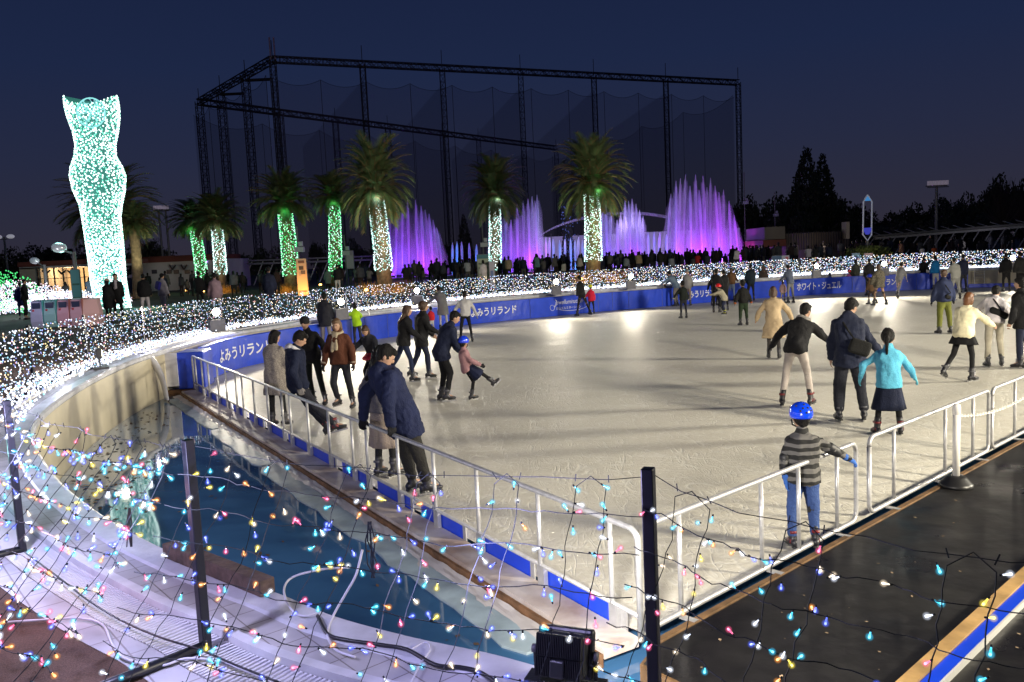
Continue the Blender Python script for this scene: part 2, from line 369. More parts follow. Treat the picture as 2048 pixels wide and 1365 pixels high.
# raised wooden kerb with blue side
q0 = at(1800, 1365, .04); q1 = at(2048, 1140, .04); kd = (q1-q0); kd.z = 0; kd.normalize(); kp = V((kd.y, -kd.x, 0))
kr = empty('wooden_kerb', q0-kd*2, 0, 'long wooden kerb with yellow top and blue strip crossing the black matting', 'kerb')
def lbox(mb, a, b_, w_, h_, z): mb.beam(a+V((0, 0, z)), b_+V((0, 0, z)), w_, h_)
o0 = q0-kd*2; k1 = MB(); k1.beam(V((0, 0, 0))+kp*.045, kd*9+kp*.045, .09, .06); k1.build('top_board', mat('pine_board', (.50, .31, .12), .5, bump=.3, bscale=14, var=.35, vscale=5), kr)
k2 = MB(); k2.beam(kp*.132-V((0, 0, .008)), kd*9+kp*.132-V((0, 0, .008)), .08, .05); k2.build('blue_strip', M_blue_kick, kr)
k2 = MB(); k2.beam(kp*.181-V((0, 0, .01)), kd*9+kp*.181-V((0, 0, .01)), .014, .052); k2.build('white_edging', mat('white_strip', (.6, .6, .58), .5), kr)
kr.location.z = .04
# dead leaves + paper on the matting
lm = MB()
for i in range(46):
    c = at(rnd.uniform(1350, 2040), rnd.uniform(1000, 1360), .018); s_ = rnd.uniform(.006, .02); a_ = rnd.uniform(0, 6.3)
    if (c-CORNER).dot(perp) < .3: continue
    ux = V((math.cos(a_), math.sin(a_), .1))*s_; uy = V((-math.sin(a_), math.cos(a_), 0))*s_*.6
    lm.add([c-ux, c+uy, c+ux, c-uy], [(0, 1, 2, 3)])
tag(lm.build('mat_litter', mat('litter', (.35, .25, .15), .8, var=.5, vscale=3)), kind='stuff', label='bits of dead leaf and grit scattered on the black matting', cat='litter')
# ------------------------------------------------------------------ edge beam of the ice along the left rail
lp = V((LDIR.y, -LDIR.x, 0))
if lp.y > 0: lp = -lp                 # to the water side (towards camera)
eb = empty('rink_edge', LEFT, 0, 'stained concrete edge beam of the rink with blue kick strip above the pool', 'edge beam')
A = V((0, 0, 0)); Bv = CORNER-LEFT
M_conc = mat('edge_concrete', (.60, .56, .54), .6, bump=.3, bscale=12, var=.4, vscale=2.2, two=(.38, .28, .23))
q = MB(); q.beam(A+lp*.20+V((0, 0, -.03)), Bv+lp*.20+V((0, 0, -.03)), .30, .07); q.build('beam', M_conc, eb)
q = MB(); q.beam(A+lp*.375+V((0, 0, -.075)), Bv+lp*.375+V((0, 0, -.075)), .03, .10); q.build('wood_edge', M_wood, eb)
M_zinc = mat('galvanised', (.52, .52, .53), .36, metal=.4, bump=.1, bscale=40, var=.18, vscale=14)
nseg = 13
for i in range(nseg):
    a0 = A.lerp(Bv, i/nseg+.004); a1 = A.lerp(Bv, (i+1)/nseg-.012)
    q = MB(); q.beam(a0+lp*.03+V((0, 0, .075)), a1+lp*.03+V((0, 0, .075)), .022, .15); k = q.build('kick_plate', M_blue_kick, eb)
    q = MB(); q.beam(a1+lp*.044+V((0, 0, .08)), a1+LDIR*-.06+lp*.044+V((0, 0, .08)), .012, .17); q.build('bracket', M_zinc, eb)
# wrinkled white liner and pale foam boards lying at the waterline
ln = MB(); vs = []; nL = 160
for i in range(nL+1):
    p = LEFT.lerp(CORNER, i/nL); wob = noise.noise(V((i*.13, 2, 0)))
    for j in range(5):
        u = j/4; vs.append(p+lp*(.40+u*(.15+.07*wob))+V((0, 0, -.07-u*.03+.018*noise.noise(V((i*.45, j*1.3, 5))))))
ln.add(vs, [(i*5+j, i*5+j+1, i*5+j+6, i*5+j+5) for i in range(nL) for j in range(4)])
tag(ln.build('sheet_liner', mat('liner_white', (.62, .58, .56), .5, var=.2, vscale=2)), 'crumpled white plastic liner hanging along the rink edge over the water', 'liner')
M_foam = mat('foam_board', (.33, .42, .47), .5, bump=.25, bscale=10, var=.3, vscale=3)
for i, (t0, t1, wd, lab) in enumerate([(.02, .30, .20, 'pale foam board floating at the far end of the rink edge'), (.305, .52, .25, 'pale foam board floating below the two leaning couples'),
                                    (.525, .78, .27, 'pale foam board with broken end floating near the bent white liner'), (.785, .97, .24, 'nearest pale foam board floating beside the black floodlight')]):
    a0 = LEFT.lerp(CORNER, t0); a1 = LEFT.lerp(CORNER, t1); rows = []; q = MB(); n_ = 14
    for k in range(n_+1):
        p = a0.lerp(a1, k/n_); e = .02*noise.noise(V((k*.7, i*5, 0)))
        w1 = wd*(1+.2*noise.noise(V((k*.5, i*9, 3))))
        if k in (0, n_): w1 *= .75
        rows.append([p+lp*.50+V((0, 0, -.09)), p+lp*(.50+w1)+V((0, 0, -.105+e*.3)), p+lp*(.50+w1)+V((0, 0, -.135)), p+lp*.50+V((0, 0, -.135))])
    q.loft(rows); tag(bevel(q.build('foam_board', M_foam), .006), lab, 'foam board')
# ------------------------------------------------------------------ stone blocks on the coping
q0 = V((-2.12, 4.80, 0)); q1 = V((-1.33, 4.12, 0)); q = MB(); md = (q0+q1)/2
q.beam(V((q0.x-md.x, q0.y-md.y, 0)), V((q1.x-md.x, q1.y-md.y, 0)), .09, .085)
o = q.build('timber_block', mat('weathered_timber', (.10, .065, .05), .85, bump=.7, bscale=18, var=.5, vscale=14)); o.location = (md.x, md.y, DZ+.056); bevel(o, .006)
tag(o, 'weathered timber block lying on the white coping by the water', 'timber')
# ================================================================== RINK BARRIERS
cum = [0]
for i in range(1, len(BOARD)): cum.append(cum[-1]+(BOARD[i]-BOARD[i-1]).length)
def bpt(s):
    for i in range(1, len(cum)):
        if s <= cum[i] or i == len(cum)-1:
            t = (s-cum[i-1])/(cum[i]-cum[i-1]); d = (BOARD[i]-BOARD[i-1]).normalized()
            return BOARD[i-1].lerp(BOARD[i], t), V((d.y, -d.x, 0))     # normal to the ice side
def s_of_px(x, y=None, z=0.0):
    # arc length whose board foot shows at pixel column x
    best = None
    for k in range(0, int(cum[-1]*10)):
        p, nn = bpt(k/10); d = p+V((0, 0, .45))-CAM; kx = 1024+F*d.dot(cr)/d.dot(cd)
        if best is None or abs(kx-x) < best[0]: best = (abs(kx-x), k/10)
    return best[1]
BH = .86
M_white_txt = mat('banner_white', (.80, .80, .84), .5)
M_zip = mat('pad_seam', (.02, .05, .42), .4)
def text_mesh(txt, size, bold=0, shear=0):
    cu_ = bpy.data.curves.new('t', 'FONT'); cu_.body = txt; cu_.size = size; cu_.shear = shear; cu_.offset = bold; cu_.resolution_u = 4
    o = bpy.data.objects.new('t', cu_); col.objects.link(o); bpy.context.view_layer.update()
    me = bpy.data.meshes.new_from_object(o.evaluated_get(bpy.context.evaluated_depsgraph_get()))
    bpy.data.objects.remove(o); return me
def banner_text(txt, s0, s1, z0, z1, parent, shear=0, bold=.012, name='lettering', m=None):
    me = text_mesh(txt, 1, bold, shear); xs = [v.co.x for v in me.vertices]; ys = [v.co.y for v in me.vertices]
    x0, x1, y0, y1 = min(xs), max(xs), min(ys), max(ys)
    for v in me.vertices:
        s = s0+(v.co.x-x0)/(x1-x0)*(s1-s0); z = z0+(v.co.y-y0)/(y1-y0)*(z1-z0)
        p, nn = bpt(s); q = p+nn*.012+V((0, 0, z)); v.co = q
    me.materials.clear(); me.materials.append(m or M_white_txt)
    o = bpy.data.objects.new(name, me); col.objects.link(o); o.parent = parent; return o
secs = [(None, 598, 'blue padded barrier with white lettering at the rail end, behind the leaning couple'), (598, 731, 'blue barrier section behind the man in dark parka'),
        (731, 775, 'short square blue pad beside the child in lime jacket'), (775, 818, 'blue pad with a small white mark, second right of the lime jacket'), (818, 900, 'blue pad behind the curly haired skater in black'), (900, 1060, 'blue banner section with white lettering behind the man in white jacket'),
        (1060, 1197, 'blue banner with thin script lettering and swash behind the black and red skaters'), (1197, 1225, 'narrow blue pad right of the script banner'), (1225, 1258, 'creased blue pad, second right of the script banner'), (1258, 1324, 'wrinkled blue pad left of the bending man'),
        (1324, 1478, 'blue banner with lettering half hidden behind the red helmet child'), (1478, 1575, 'blue barrier section behind the brown haired woman in jeans'), (1575, 1705, 'blue banner section with white lettering and a centre dot'),
        (1705, 1832, 'blue banner section with lettering behind the fur coat woman'), (1832, 1937, 'last blue barrier section at the right by the pool ladder')]
BAN = {}
S_CACHE = {}
def SP(x):
    if x not in S_CACHE: S_CACHE[x] = s_of_px(x)
    return S_CACHE[x]
for i, (a, b_, lab) in enumerate(secs):
    s0 = 0 if a is None else SP(a); s1 = SP(b_); s0 += .012; s1 -= .012
    th = .12; q = MB(); rings_ = []; n_ = max(6, int((s1-s0)/.16))
    for k in range(n_+1):
        s = s0+(s1-s0)*k/n_; p, nn = bpt(s)
        edge_f = .6 if k in (0, n_) else 1
        pr = [(0.0, .012), (.004, .2), (.006, .55), (.002, BH-.02), (-.02, BH)]
        ring_ = []
        for d_, z in pr:
            wv = .012*noise.noise(V((s*1.6, z*4, i))) + .006*noise.noise(V((s*6, z*9, i)))
            ring_.append(p+nn*(d_*edge_f+(wv-.008 if .1 < z < .7 else -.004))+V((0, 0, z)))
        ring_ += [p-nn*(th)+V((0, 0, BH)), p-nn*th+V((0, 0, .012))]
        rings_.append(ring_)
    q.loft(rings_)
    o = q.build('rink_barrier', M_blue_pad, smooth=False); tag(o, lab, 'barrier', 'blue padded barriers along the back of the ice')
    BAN[b_] = o
    # seam strip
    p, nn = bpt(s1); sm = MB(); sm.beam(p+nn*.004+V((0, 0, .02)), p+nn*.004+V((0, 0, BH-.02)), .02, .012); sm.build('seam', mat('seam_pale', (.12, .16, .5), .5), o)
YOMI = '\u3088\u307f\u3046\u308a\u30e9\u30f3\u30c9'
banner_text(YOMI.replace('\u308a', '\u30ea'), SP(438), SP(541), .30, .64, BAN[598], bold=.022)
banner_text(YOMI.replace('\u308a', '\u30ea'), SP(942), SP(1032), .30, .64, BAN[1060], bold=.022)
banner_text(YOMI.replace('\u308a', '\u30ea'), SP(1368), SP(1440), .30, .64, BAN[1478], bold=.022)
banner_text('\u30db\u30ef\u30a4\u30c8\u30fb\u30b8\u30e5\u30a8\u30eb', SP(1592), SP(1684), .28, .66, BAN[1705], bold=.014)
banner_text(YOMI.replace('\u308a', '\u30ea'), SP(1730), SP(1803), .30, .64, BAN[1832], bold=.022)
banner_text('Jewellumination', SP(1109), SP(1166), .44, .70, BAN[1197], shear=.45, bold=-.001)
banner_text('\u30b8\u30e5\u30a8\u30eb\u30df\u30cd\u30fc\u30b7\u30e7\u30f3', SP(1113), SP(1160), .27, .39, BAN[1197], bold=.01)
sw = MB()     # swash: loop left and a flat ellipse under the lettering
def onb(s, z, d=.014):
    p, nn = bpt(s); return p+nn*d+V((0, 0, z))
sj = SP(1109); sl = SP(1166)-SP(1109)
pts = [onb(sj-.30+.30*math.cos(a)*(.35+.1*a/6)+.18, .40+.16*math.sin(a)*(.5+.08*a)) for a in [k*.35 for k in range(20)]]
sw.tube(pts, .009, 4)
pts = [onb(sj+.2+sl*.5*(1+math.cos(a))*1.02, .34+.15*math.sin(a)) for a in [math.pi*.95+k*.16 for k in range(22)]]
sw.tube(pts, [.004+.008*math.sin(math.pi*k/21) for k in range(22)], 4)
pts = [onb(sj+.05+.10*math.sin(k*.5), .74-.05*k) for k in range(8)]
sw.tube(pts, .010, 4)
sw.build('script_swash', M_white_txt, BAN[1197])
# little crest on the pad at px 810
p = SP(812); cm = MB(); cm.tube([onb(p, .52), onb(p+.07, .66), onb(p+.12, .50), onb(p+.02, .40)], .02, 4); cm.build('mark', mat('mark_lilac', (.35, .38, .75), .5), BAN[818])
# ledge above the boards and the low blue strip + cream wall at the right
q = MB(); s0 = SP(1937)+.02; rr = []
for k in range(20):
    s = s0+(cum[-1]-s0)*k/19; p, nn = bpt(s); rr.append([p+V((0, 0, .015)), p+V((0, 0, .20)), p-nn*.1+V((0, 0, .20)), p-nn*.1+V((0, 0, .015))])
q.loft(rr); tag(q.build('kick_board', M_blue_kick), 'low blue kick board along the cream wall at the far right', 'kick board')
lo = empty('pool_ladder', (0, 0, 0), 0, 'thin metal ladder on the cream wall behind the two dark skaters', 'ladder')
for dx in (-.22, .22):
    p, nn = bpt(SP(1958)+dx); q = MB(); q.tube([p+V((0, 0, .2)), p+V((0, 0, .93))], .018, 6); q.build('rail', M_zinc, lo)
for z in (.35, .5, .65, .8):
    p, nn = bpt(SP(1958)-.22); p2, _ = bpt(SP(1958)+.22); q = MB(); q.tube([p+V((0, 0, z)), p2+V((0, 0, z))], .014, 6); q.build('rung', M_zinc, lo)
# end blocks at the left
M_wpanel = mat('white_panel', (.62, .62, .70), .5, var=.08, vscale=2)
a = V((-7.95, 18.45, 0)); q = MB(); q.box((0, 0, .42), (.30, .42, .42)); o = q.build('padded_block', M_blue_pad); o.location = (-7.38, 18.95, .02); o.rotation_euler = (0, 0, .12); bevel(o, .03, 3)
tag(o, 'square blue padded block where the rail meets the barrier', 'padded block')
q = MB(); q.box((0, 0, .36), (.19, .03, .38)); o = q.build('end_panel', M_wpanel); o.location = (-7.80, 18.50, .12); tag(o, 'plain white end panel left of the blue padded block', 'panel')
q = MB(); q.box((0, 0, 0), (.47, .12, .11)); o = q.build('sleeper', M_wood); o.location = (-7.52, 18.55, -.10); tag(o, 'dark timber sleeper under the white panel and blue block', 'timber')
# curved white curtain edge on the pool wall
q = MB(); rr = []
for k in range(16):
    t_ = k/15; z = DZ+.02-(DZ+.10)*t_; xx = -7.86+.34*(1-math.exp(-t_*3.2))*(1)
    ww = .05+.28*(1-t_)**2.2
    rr.append([V((xx-ww*.6-.1, 17.75, z)), V((xx+.02, 17.62, z)), V((xx+.02, 17.66, z)), V((xx-ww*.6-.1, 17.80, z))])
q.loft(rr); tag(q.build('wall_liner', M_wpanel, smooth=True), 'white liner sweeping down from the coping beside the cream wall', 'liner')
# ------------------------------------------------------------------ tubular rails
RH = .76
def rounded(a, b_, z0, z1, r=.09, closed=True):
    d = (b_-a).normalized(); P = []
    L = (b_-a).length
    cs = [(r, z1-r, 180, 90), (L-r, z1-r, 90, 0), (L-r, z0+r, 0, -90), (r, z0+r, -90, -180)]
    for x, z, a0, a1 in cs:
        for k in range(6):
            t_ = math.radians(a0+(a1-a0)*k/5); P.append(a+d*(x+r*math.cos(t_))+V((0, 0, z+r*math.sin(t_))))
    P.append(P[0]); return P
def rail_panel(a, b_, posts, label, m=M_zinc, z0=.05):
    t_ = empty('rink_rail', a, 0, label, 'rail', 'galvanised tube rails along the near edges of the ice')
    L = (b_-a).length; d = (b_-a)/L
    q = MB(); q.tube([p-a for p in rounded(a, b_, z0, RH+z0-.02)], .0215, 10); q.build('frame', m, t_, True)
    for u in posts:
        q = MB(); q.tube([d*(L*u)+V((0, 0, z0)), d*(L*u)+V((0, 0, RH+z0-.03))], .0185, 8); q.build('upright', m, t_, True)
    for u in (.12, .5, .88):
        q = MB(); q.beam(d*(L*u)+V((0, 0, .018))-perp*.0, d*(L*u)+V((0, 0, .018))+perp*.13, .06, .012); q.build('foot_plate', m, t_)
    return t_
def onr(px_, py_): 
    p = at(px_, py_, .05); s = (p-CORNER).dot(RDIR); return CORNER+RDIR*s+perp*.03
def rail_s(px_):     # distance along the right rail whose foot shows at column px_
    best = None
    for k in range(0, 1600):
        p = CORNER+RDIR*(k*.01)+perp*.03+V((0, 0, .4)); d = p-CAM; kx = 1024+F*d.dot(cr)/d.dot(cd)
        if best is None or abs(kx-px_) < best[0]: best = (abs(kx-px_), k*.01)
    return CORNER+RDIR*best[1]+perp*.03
rail_panel(CORNER+perp*.03+RDIR*.02, rail_s(1712), [.12, .47, .66, .88], 'nearest tube rail panel, the one the boy in blue helmet holds')
rail_panel(rail_s(1738), rail_s(1977), [.17, .58, .84], 'middle tube rail panel behind the white chain post')
rail_panel(rail_s(1984), rail_s(2260), [.12, .45, .8], 'tube rail panel cut by the right edge of the photo')
# long left rail
lr = empty('rink_rail', LEFT, 0, 'long galvanised tube rail over the pool that the two couples lean on', 'rail', 'galvanised tube rails along the near edges of the ice')
Lr = (CORNER-LEFT).length; dl = (CORNER-LEFT).normalized(); top = []
for k in range(6):
    t_ = math.radians(180-90*k/5); top.append(dl*(.09+.09*math.cos(t_))+V((0, 0, RH-.07+.09*math.sin(t_)))+lp*.065)
e_ = Lr+.045
top = [V((0, 0, -.05))+lp*.065]+top
for k in range(6):
    t_ = math.radians(90-90*k/5); top.append(dl*(e_-.09+.09*math.cos(t_))+V((0, 0, RH-.07+.09*math.sin(t_)))+lp*.065)
top.append(dl*e_+V((0, 0, 0))+lp*.065)
q = MB(); q.tube(top, .022, 10); q.build('top_rail', M_zinc, lr, True)
q = MB(); q.tube([dl*.05+V((0, 0, .17))+lp*.065, dl*(e_)+V((0, 0, .17))+lp*.065], .018, 8); q.build('lower_rail', M_zinc, lr, True)
npost = 22
def post_u():   # spacing alternates wide and narrow where modules meet
    u = .25; L = []
    k = 0
    while u < Lr-.3:
        L.append(u); u += (.86, .86, .40)[k % 3]; k += 1
    return L
for u in [0.31, 1.0, 1.65, 2.53, 3.25, 4.04, 4.52, 5.31, 6.17, 7.01, 7.41, 8.26, 9.13, 9.99, 10.46, 11.37, 12.25, 13.13, 14.14, 15.06]:
    q = MB(); q.tube([dl*u+V((0, 0, -.02))+lp*.065, dl*u+V((0, 0, RH+.01))+lp*.065], .019, 8); q.build('upright', M_zinc, lr, True)
    q = MB(); q.box((0, 0, 0), (.045, .02, .10)); o = q.build('clamp', M_zinc, lr); o.location = dl*(u+.03)+V((0, 0, .07))+lp*.07; o.rotation_euler = (0, 0, math.atan2(dl.y, dl.x))
# chain post
cp = at(1912, 972, .02); t_ = empty('chain_post', (cp.x, cp.y, .014), 0, 'white chain post on round black rubber base beside the rail', 'post')
q = MB(); rr = []
for r_, z in ((.165, 0), (.165, .03), (.15, .045), (.10, .10), (.085, .115), (.03, .12)): rr.append([V((r_*math.cos(a_*math.pi/14), r_*math.sin(a_*math.pi/14), z)) for a_ in range(28)])
q.loft(rr); q.build('base', mat('black_rubber', (.015, .015, .016), .4), t_, True)
M_wpl = mat('white_plastic', (.75, .73, .68), .4)
q = MB(); q.tube([(0, 0, .11), (0, 0, .80)], .036, 14); q.build('pole', M_wpl, t_, True)
q = MB(); rr = []
for r_, z in ((.037, .78), (.042, .785), (.042, .85), (.036, .88), (.015, .89)): rr.append([V((r_*math.cos(a_*math.pi/8), r_*math.sin(a_*math.pi/8), z)) for a_ in range(16)])
q.loft(rr); q.build('cap', M_wpl, t_, True)
# chain to the right
q = MB(); p0 = V((.04, .0, .76)); p1 = RDIR*3.2+V((0, 0, .76)); n_ = 70
for k in range(n_):
    t0 = k/n_; p = p0.lerp(p1, t0)+V((0, 0, -.9*t0*(1-t0)*.6)); r_ = .02
    dd = (p1-p0).normalized(); sd = V((0, 0, 1)) if k % 2 else V((-dd.y, dd.x, 0))
    q.tube([p+dd*(r_*1.3*math.cos(a_))+sd*(r_*.7*math.sin(a_)) for a_ in [j*math.pi/4 for j in range(9)]], .0045, 4)
q.build('chain', M_wpl, t_)
# ------------------------------------------------------------------ floodlights on the back deck
M_lens = emit('flood_lens', (1, .9, .68), 60); M_dark = mat('lamp_housing', (.05, .05, .055), .45)
labs = ['small floodlight on a dark box at the far left of the white ledge', 'floodlight behind the man in dark parka', 'floodlight on a grey box above the curly haired skater', 'floodlight above the script banner, brightest streak on the ice',
        'floodlight above the wrinkled blue pads', 'floodlight on the ledge above the katakana banner', 'floodlight behind the couple in dark fur coats', 'floodlight at the far right behind two dark jackets']
for i, (P, T) in enumerate(zip(FLOODS, AIM)):
    d = T-P; rz = math.atan2(d.y, d.x)-math.pi/2
    o = empty('floodlight', P, rz, labs[i], 'floodlight', 'floodlights standing on the deck behind the ice')
    q = MB(); q.box((0, -.02, .18), (.21, .16, .18)); bevel(q.build('base_box', mat('ballast_box', (.10, .10, .13), .5, var=.2, vscale=8), o), .015)
    Mx = Matrix.Translation((0, 0, .58)) @ Matrix.Rotation(math.radians(-6), 4, 'X')
    rr = [[Mx @ V((r_*math.cos(a_*math.pi/10), y, r_*math.sin(a_*math.pi/10))) for a_ in range(20)] for r_, y in ((.06, -.16), (.09, -.12), (.118, 0), (.122, .05), (.108, .055))]
    q = MB(); q.loft(rr); q.build('reflector', M_dark, o, True)
    rr = [[Mx @ V((r_*math.cos(a_*math.pi/10), y, r_*math.sin(a_*math.pi/10))) for a_ in range(20)] for r_, y in ((.105, .057), (.08, .072), (.04, .08))]
    q = MB(); q.loft(rr); q.build('lens', M_lens, o, True)
    q = MB(); q.tube([(-.145, 0, .60), (-.17, 0, .58), (-.17, 0, .375), (.17, 0, .375), (.17, 0, .58), (.145, 0, .60)], .014, 6); q.build('yoke', M_dark, o)
# small lamp on black plate on the left coping
P = V((-7.75, 15.3, DZ+.012)); o = empty('work_light', P, math.radians(-60), 'small lit work light on a black plate at the left pool edge', 'work light')
q = MB(); q.box((0, 0, .015), (.34, .13, .015)); q.build('plate', M_dark, o)
q = MB(); q.tube([(-.1, 0, .03), (-.1, 0, .32), (.1, 0, .36), (.1, 0, .03)], .014, 6); q.build('frame', M_dark, o)
q = MB(); q.box((0, 0, .27), (.13, .05, .09)); bevel(q.build('housing', M_dark, o), .02)
q = MB(); q.box((0, .054, .27), (.10, .004, .06)); q.build('lens', emit('work_lens', (1, .85, .6), 12), o)
lamp('SPOT', P+V((.2, .1, .3)), 30, (1, .85, .65), .08, P+V((4, -1, -.6)), 120, .6, 'work_lamp')
# off-frame floodlights whose light falls across the ice
for P, T in (((11.5, 2.2, 4.4), (3, 19, 0)), ((26, 12, 5.8), (2, 25, 0))):
    P = V(P); T = V(T); d = T-P; rz = math.atan2(d.y, d.x)-math.pi/2
    o = empty('floodlight', (P.x, P.y, 0), rz, 'tall stand floodlight outside the right edge, %s one' % ('nearer' if P.y < 5 else 'farther'), 'floodlight')
    q = MB(); q.tube([(0, -.3, .02), (0, -.3, P.z)], .04, 8); q.build('stand', M_dark, o)
    q = MB(); q.box((0, -.22, P.z), (.3, .1, .2)); q.build('housing', M_dark, o)
# ================================================================== PEOPLE
SKIN = mat('skin', (.42, .25, .17), .55, var=.12, vscale=12)
HAIRM = mat('hair_black', (.007, .006, .006), .55, bump=.8, bscale=140, spec=.2)
HAIRB = mat('hair_brown', (.055, .026, .014), .45, bump=.6, bscale=120)
M_boot = mat('skate_boot', (.020, .020, .026), .42, var=.3, vscale=18)
M_red = mat('skate_red', (.16, .015, .02), .4); M_gry = mat('skate_grey', (.07, .07, .085), .4); M_blade = mat('skate_blade', (.55, .55, .56), .25, metal=.9)
M_trim = mat('skate_lace', (.32, .32, .36), .5)
SCENE_VOX = []
def remesh(mb, name, vox, mats, noise_amp=0, nf=9, smooth=2, seed=0, stretch=(1, 1, .55), cls=None):
    me = mb.mesh(name, []); o = bpy.data.objects.new('tmp', me); col.objects.link(o)
    m = o.modifiers.new('r', 'REMESH'); m.mode = 'VOXEL'; m.voxel_size = vox; m.use_smooth_shade = True
    bpy.context.view_layer.update()
    r = bpy.data.meshes.new_from_object(o.evaluated_get(bpy.context.evaluated_depsgraph_get()))
    bpy.data.objects.remove(o); bpy.data.meshes.remove(me)
    bm = bmesh.new(); bm.from_mesh(r)
    for _ in range(smooth): bmesh.ops.smooth_vert(bm, verts=bm.verts, factor=.5, use_axis_x=True, use_axis_y=True, use_axis_z=True)
    if noise_amp:
        bm.normal_update(); so = V((seed*3.1, seed*1.7, seed*.9))
        for v in bm.verts:
            c = v.co; q = V((c.x*nf*stretch[0], c.y*nf*stretch[1], c.z*nf*stretch[2]))+so
            v.co = c+v.normal*(noise_amp*(.75*noise.noise(q)-.55*abs(noise.noise(V((q.x*1.5, q.y*1.5, q.z*3.4))))+.15))
    bm.to_mesh(r); bm.free(); r.name = name
    r.materials.clear()
    for mm in mats: r.materials.append(mm)
    r.polygons.foreach_set('use_smooth', [True]*len(r.polygons))
    if cls:
        for p in r.polygons: p.material_index = cls(p.center)
    return r
def link(me, name, parent=None):
    o = bpy.data.objects.new(name, me); col.objects.link(o)
    if parent: o.parent = parent
    return o
def rotdir(f, a, side):      # f flex forward, a abduct outward (deg); from hanging down
    f = math.radians(f); a = math.radians(a)*side
    return V((math.sin(a), math.cos(a)*math.sin(f), -math.cos(a)*math.cos(f)))
class Fig:
    """joint positions of one figure in its own frame (x right, y forward, z up)"""
    def __init__(s, H=1.7, lean=3, side=0, twist=0, head=(0, 0), arms=None, legs=None, foot=(None, None), child=False):
        k = H/1.7; s.k = k; s.H = H; s.child = child
        arms = arms or ((8, 8, 18, 5), (8, 8, 18, 5)); legs = legs or ((3, 4, -4, 2), (-2, 4, -6, 2))
        lk = .93 if child else 1.0
        s.P = V((0, 0, 0))
        T = Matrix.Rotation(math.radians(side), 3, 'Y') @ Matrix.Rotation(math.radians(-lean), 3, 'X') @ Matrix.Rotation(math.radians(twist), 3, 'Z')
        s.T = T; s.waist = T @ V((0, 0, .17*k)); s.chest = T @ V((0, .0, .34*k)); s.neck = T @ V((0, -.005, .50*k))
        T2 = T @ Matrix.Rotation(math.radians(-6), 3, 'X')
        HR = Matrix.Rotation(math.radians(head[1]), 3, 'Z') @ Matrix.Rotation(math.radians(-head[0]), 3, 'X'); s.HR = HR
        hk = k*(1.22 if child else 1.0); s.hk = hk
        s.head = s.neck + (T @ V((0, .01, .06*k))) + HR @ V((0, .015*hk, .115*hk))
        s.sh = [s.chest + T @ V((sd*.175*k, -.005, .11*k)) for sd in (-1, 1)]
        s.el, s.wr, s.hd, s.hd2, s.hip, s.kn, s.an, s.bR = [], [], [], [], [], [], [], []
        for i, sd in enumerate((-1, 1)):
            uf, ua, ff, fa = arms[i]
            e = s.sh[i]+rotdir(uf, ua, sd)*.285*k; s.el.append(e); d = rotdir(ff, fa, sd); wv = e+d*.245*k; s.wr.append(wv); s.hd.append(d)
            tf, ta, sf, sa = legs[i]
            h = V((sd*.085*k, 0, -.03*k)); s.hip.append(h); kn = h+rotdir(tf, ta, sd)*.41*k*lk; s.kn.append(kn)
            s.an.append(kn+rotdir(sf, sa, sd)*.40*k*lk)
            fp = foot[i]
            if fp is None: fp = 0
            s.bR.append(Matrix.Rotation(math.radians(-sd*10), 3, 'Z') @ Matrix.Rotation(math.radians(fp), 3, 'X'))
        # drop so the lower boot stands on z=0
        zs = []
        for i in (0, 1):
            for q in (V((0, -.08, -.125)), V((0, .17, -.125))): zs.append((s.an[i]+s.bR[i] @ (q*k)).z)
        dz = -min(zs); off = V((0, 0, dz))
        for n_ in ('P', 'waist', 'chest', 'neck', 'head'): setattr(s, n_, getattr(s, n_)+off)
        for n_ in ('sh', 'el', 'wr', 'hip', 'kn', 'an'): setattr(s, n_, [p+off for p in getattr(s, n_)])
    def shift(s, off):
        for n_ in ('P', 'waist', 'chest', 'neck', 'head'): setattr(s, n_, getattr(s, n_)+off)
        for n_ in ('sh', 'el', 'wr', 'hip', 'kn', 'an'): setattr(s, n_, [p+off for p in getattr(s, n_)])
def ell_ring(c, T, rx, ry, n=16, sq=1.0, yo=0):
    return [c+T @ V((rx*math.copysign(abs(math.cos(a))**sq, math.cos(a)), yo+ry*math.copysign(abs(math.sin(a))**sq, math.sin(a)), 0)) for a in [2*math.pi*j/n for j in range(n)]]
def torso(mb, f, ex=0, bulge=0, top=True, hem=0, flare=0, fem=0):
    k = f.k; T = f.T; R = []
    tf = 1.0
    thd = ((f.kn[0]+f.kn[1])/2-f.P)
    thd = thd.normalized() if thd.length > .05 else V((0, 0, -1))
    if hem > 0:
        for u in (1, .66, .33):
            c = f.P+thd*(hem*u)-V((0, 0, .03*k)); spread = (f.kn[1]-f.kn[0]).length*.35*u*(hem/.5)
            up = -thd; xx = (V((1, 0, 0))-up*up.x).normalized(); yy = up.cross(xx); TT = Matrix((xx, yy, up)).transposed()
            R.append(ell_ring(c, TT, (.165+flare*u)*k+ex+spread*.5, (.125+flare*.8*u)*k+ex, sq=.9))
    prof = [(-.06, .165, .118), (.04, .165, .118), (.15, .142+bulge*.02, .108), (.26, .152+bulge*.02, .118), (.36, .172, .124), (.43, .172, .112), (.475, .128, .092), (.515, .066, .066)]
    for z, rx, ry in prof:
        if fem and .1 < z < .3: rx -= .012
        c = f.P+T @ V((0, -.005*k, z*k)); e = ex*(.5 if z > .5 else 1)
        R.append(ell_ring(c, T if z > 0 else T, rx*k+e, ry*k+e*(1+bulge), sq=.92))
    mb.loft(R)
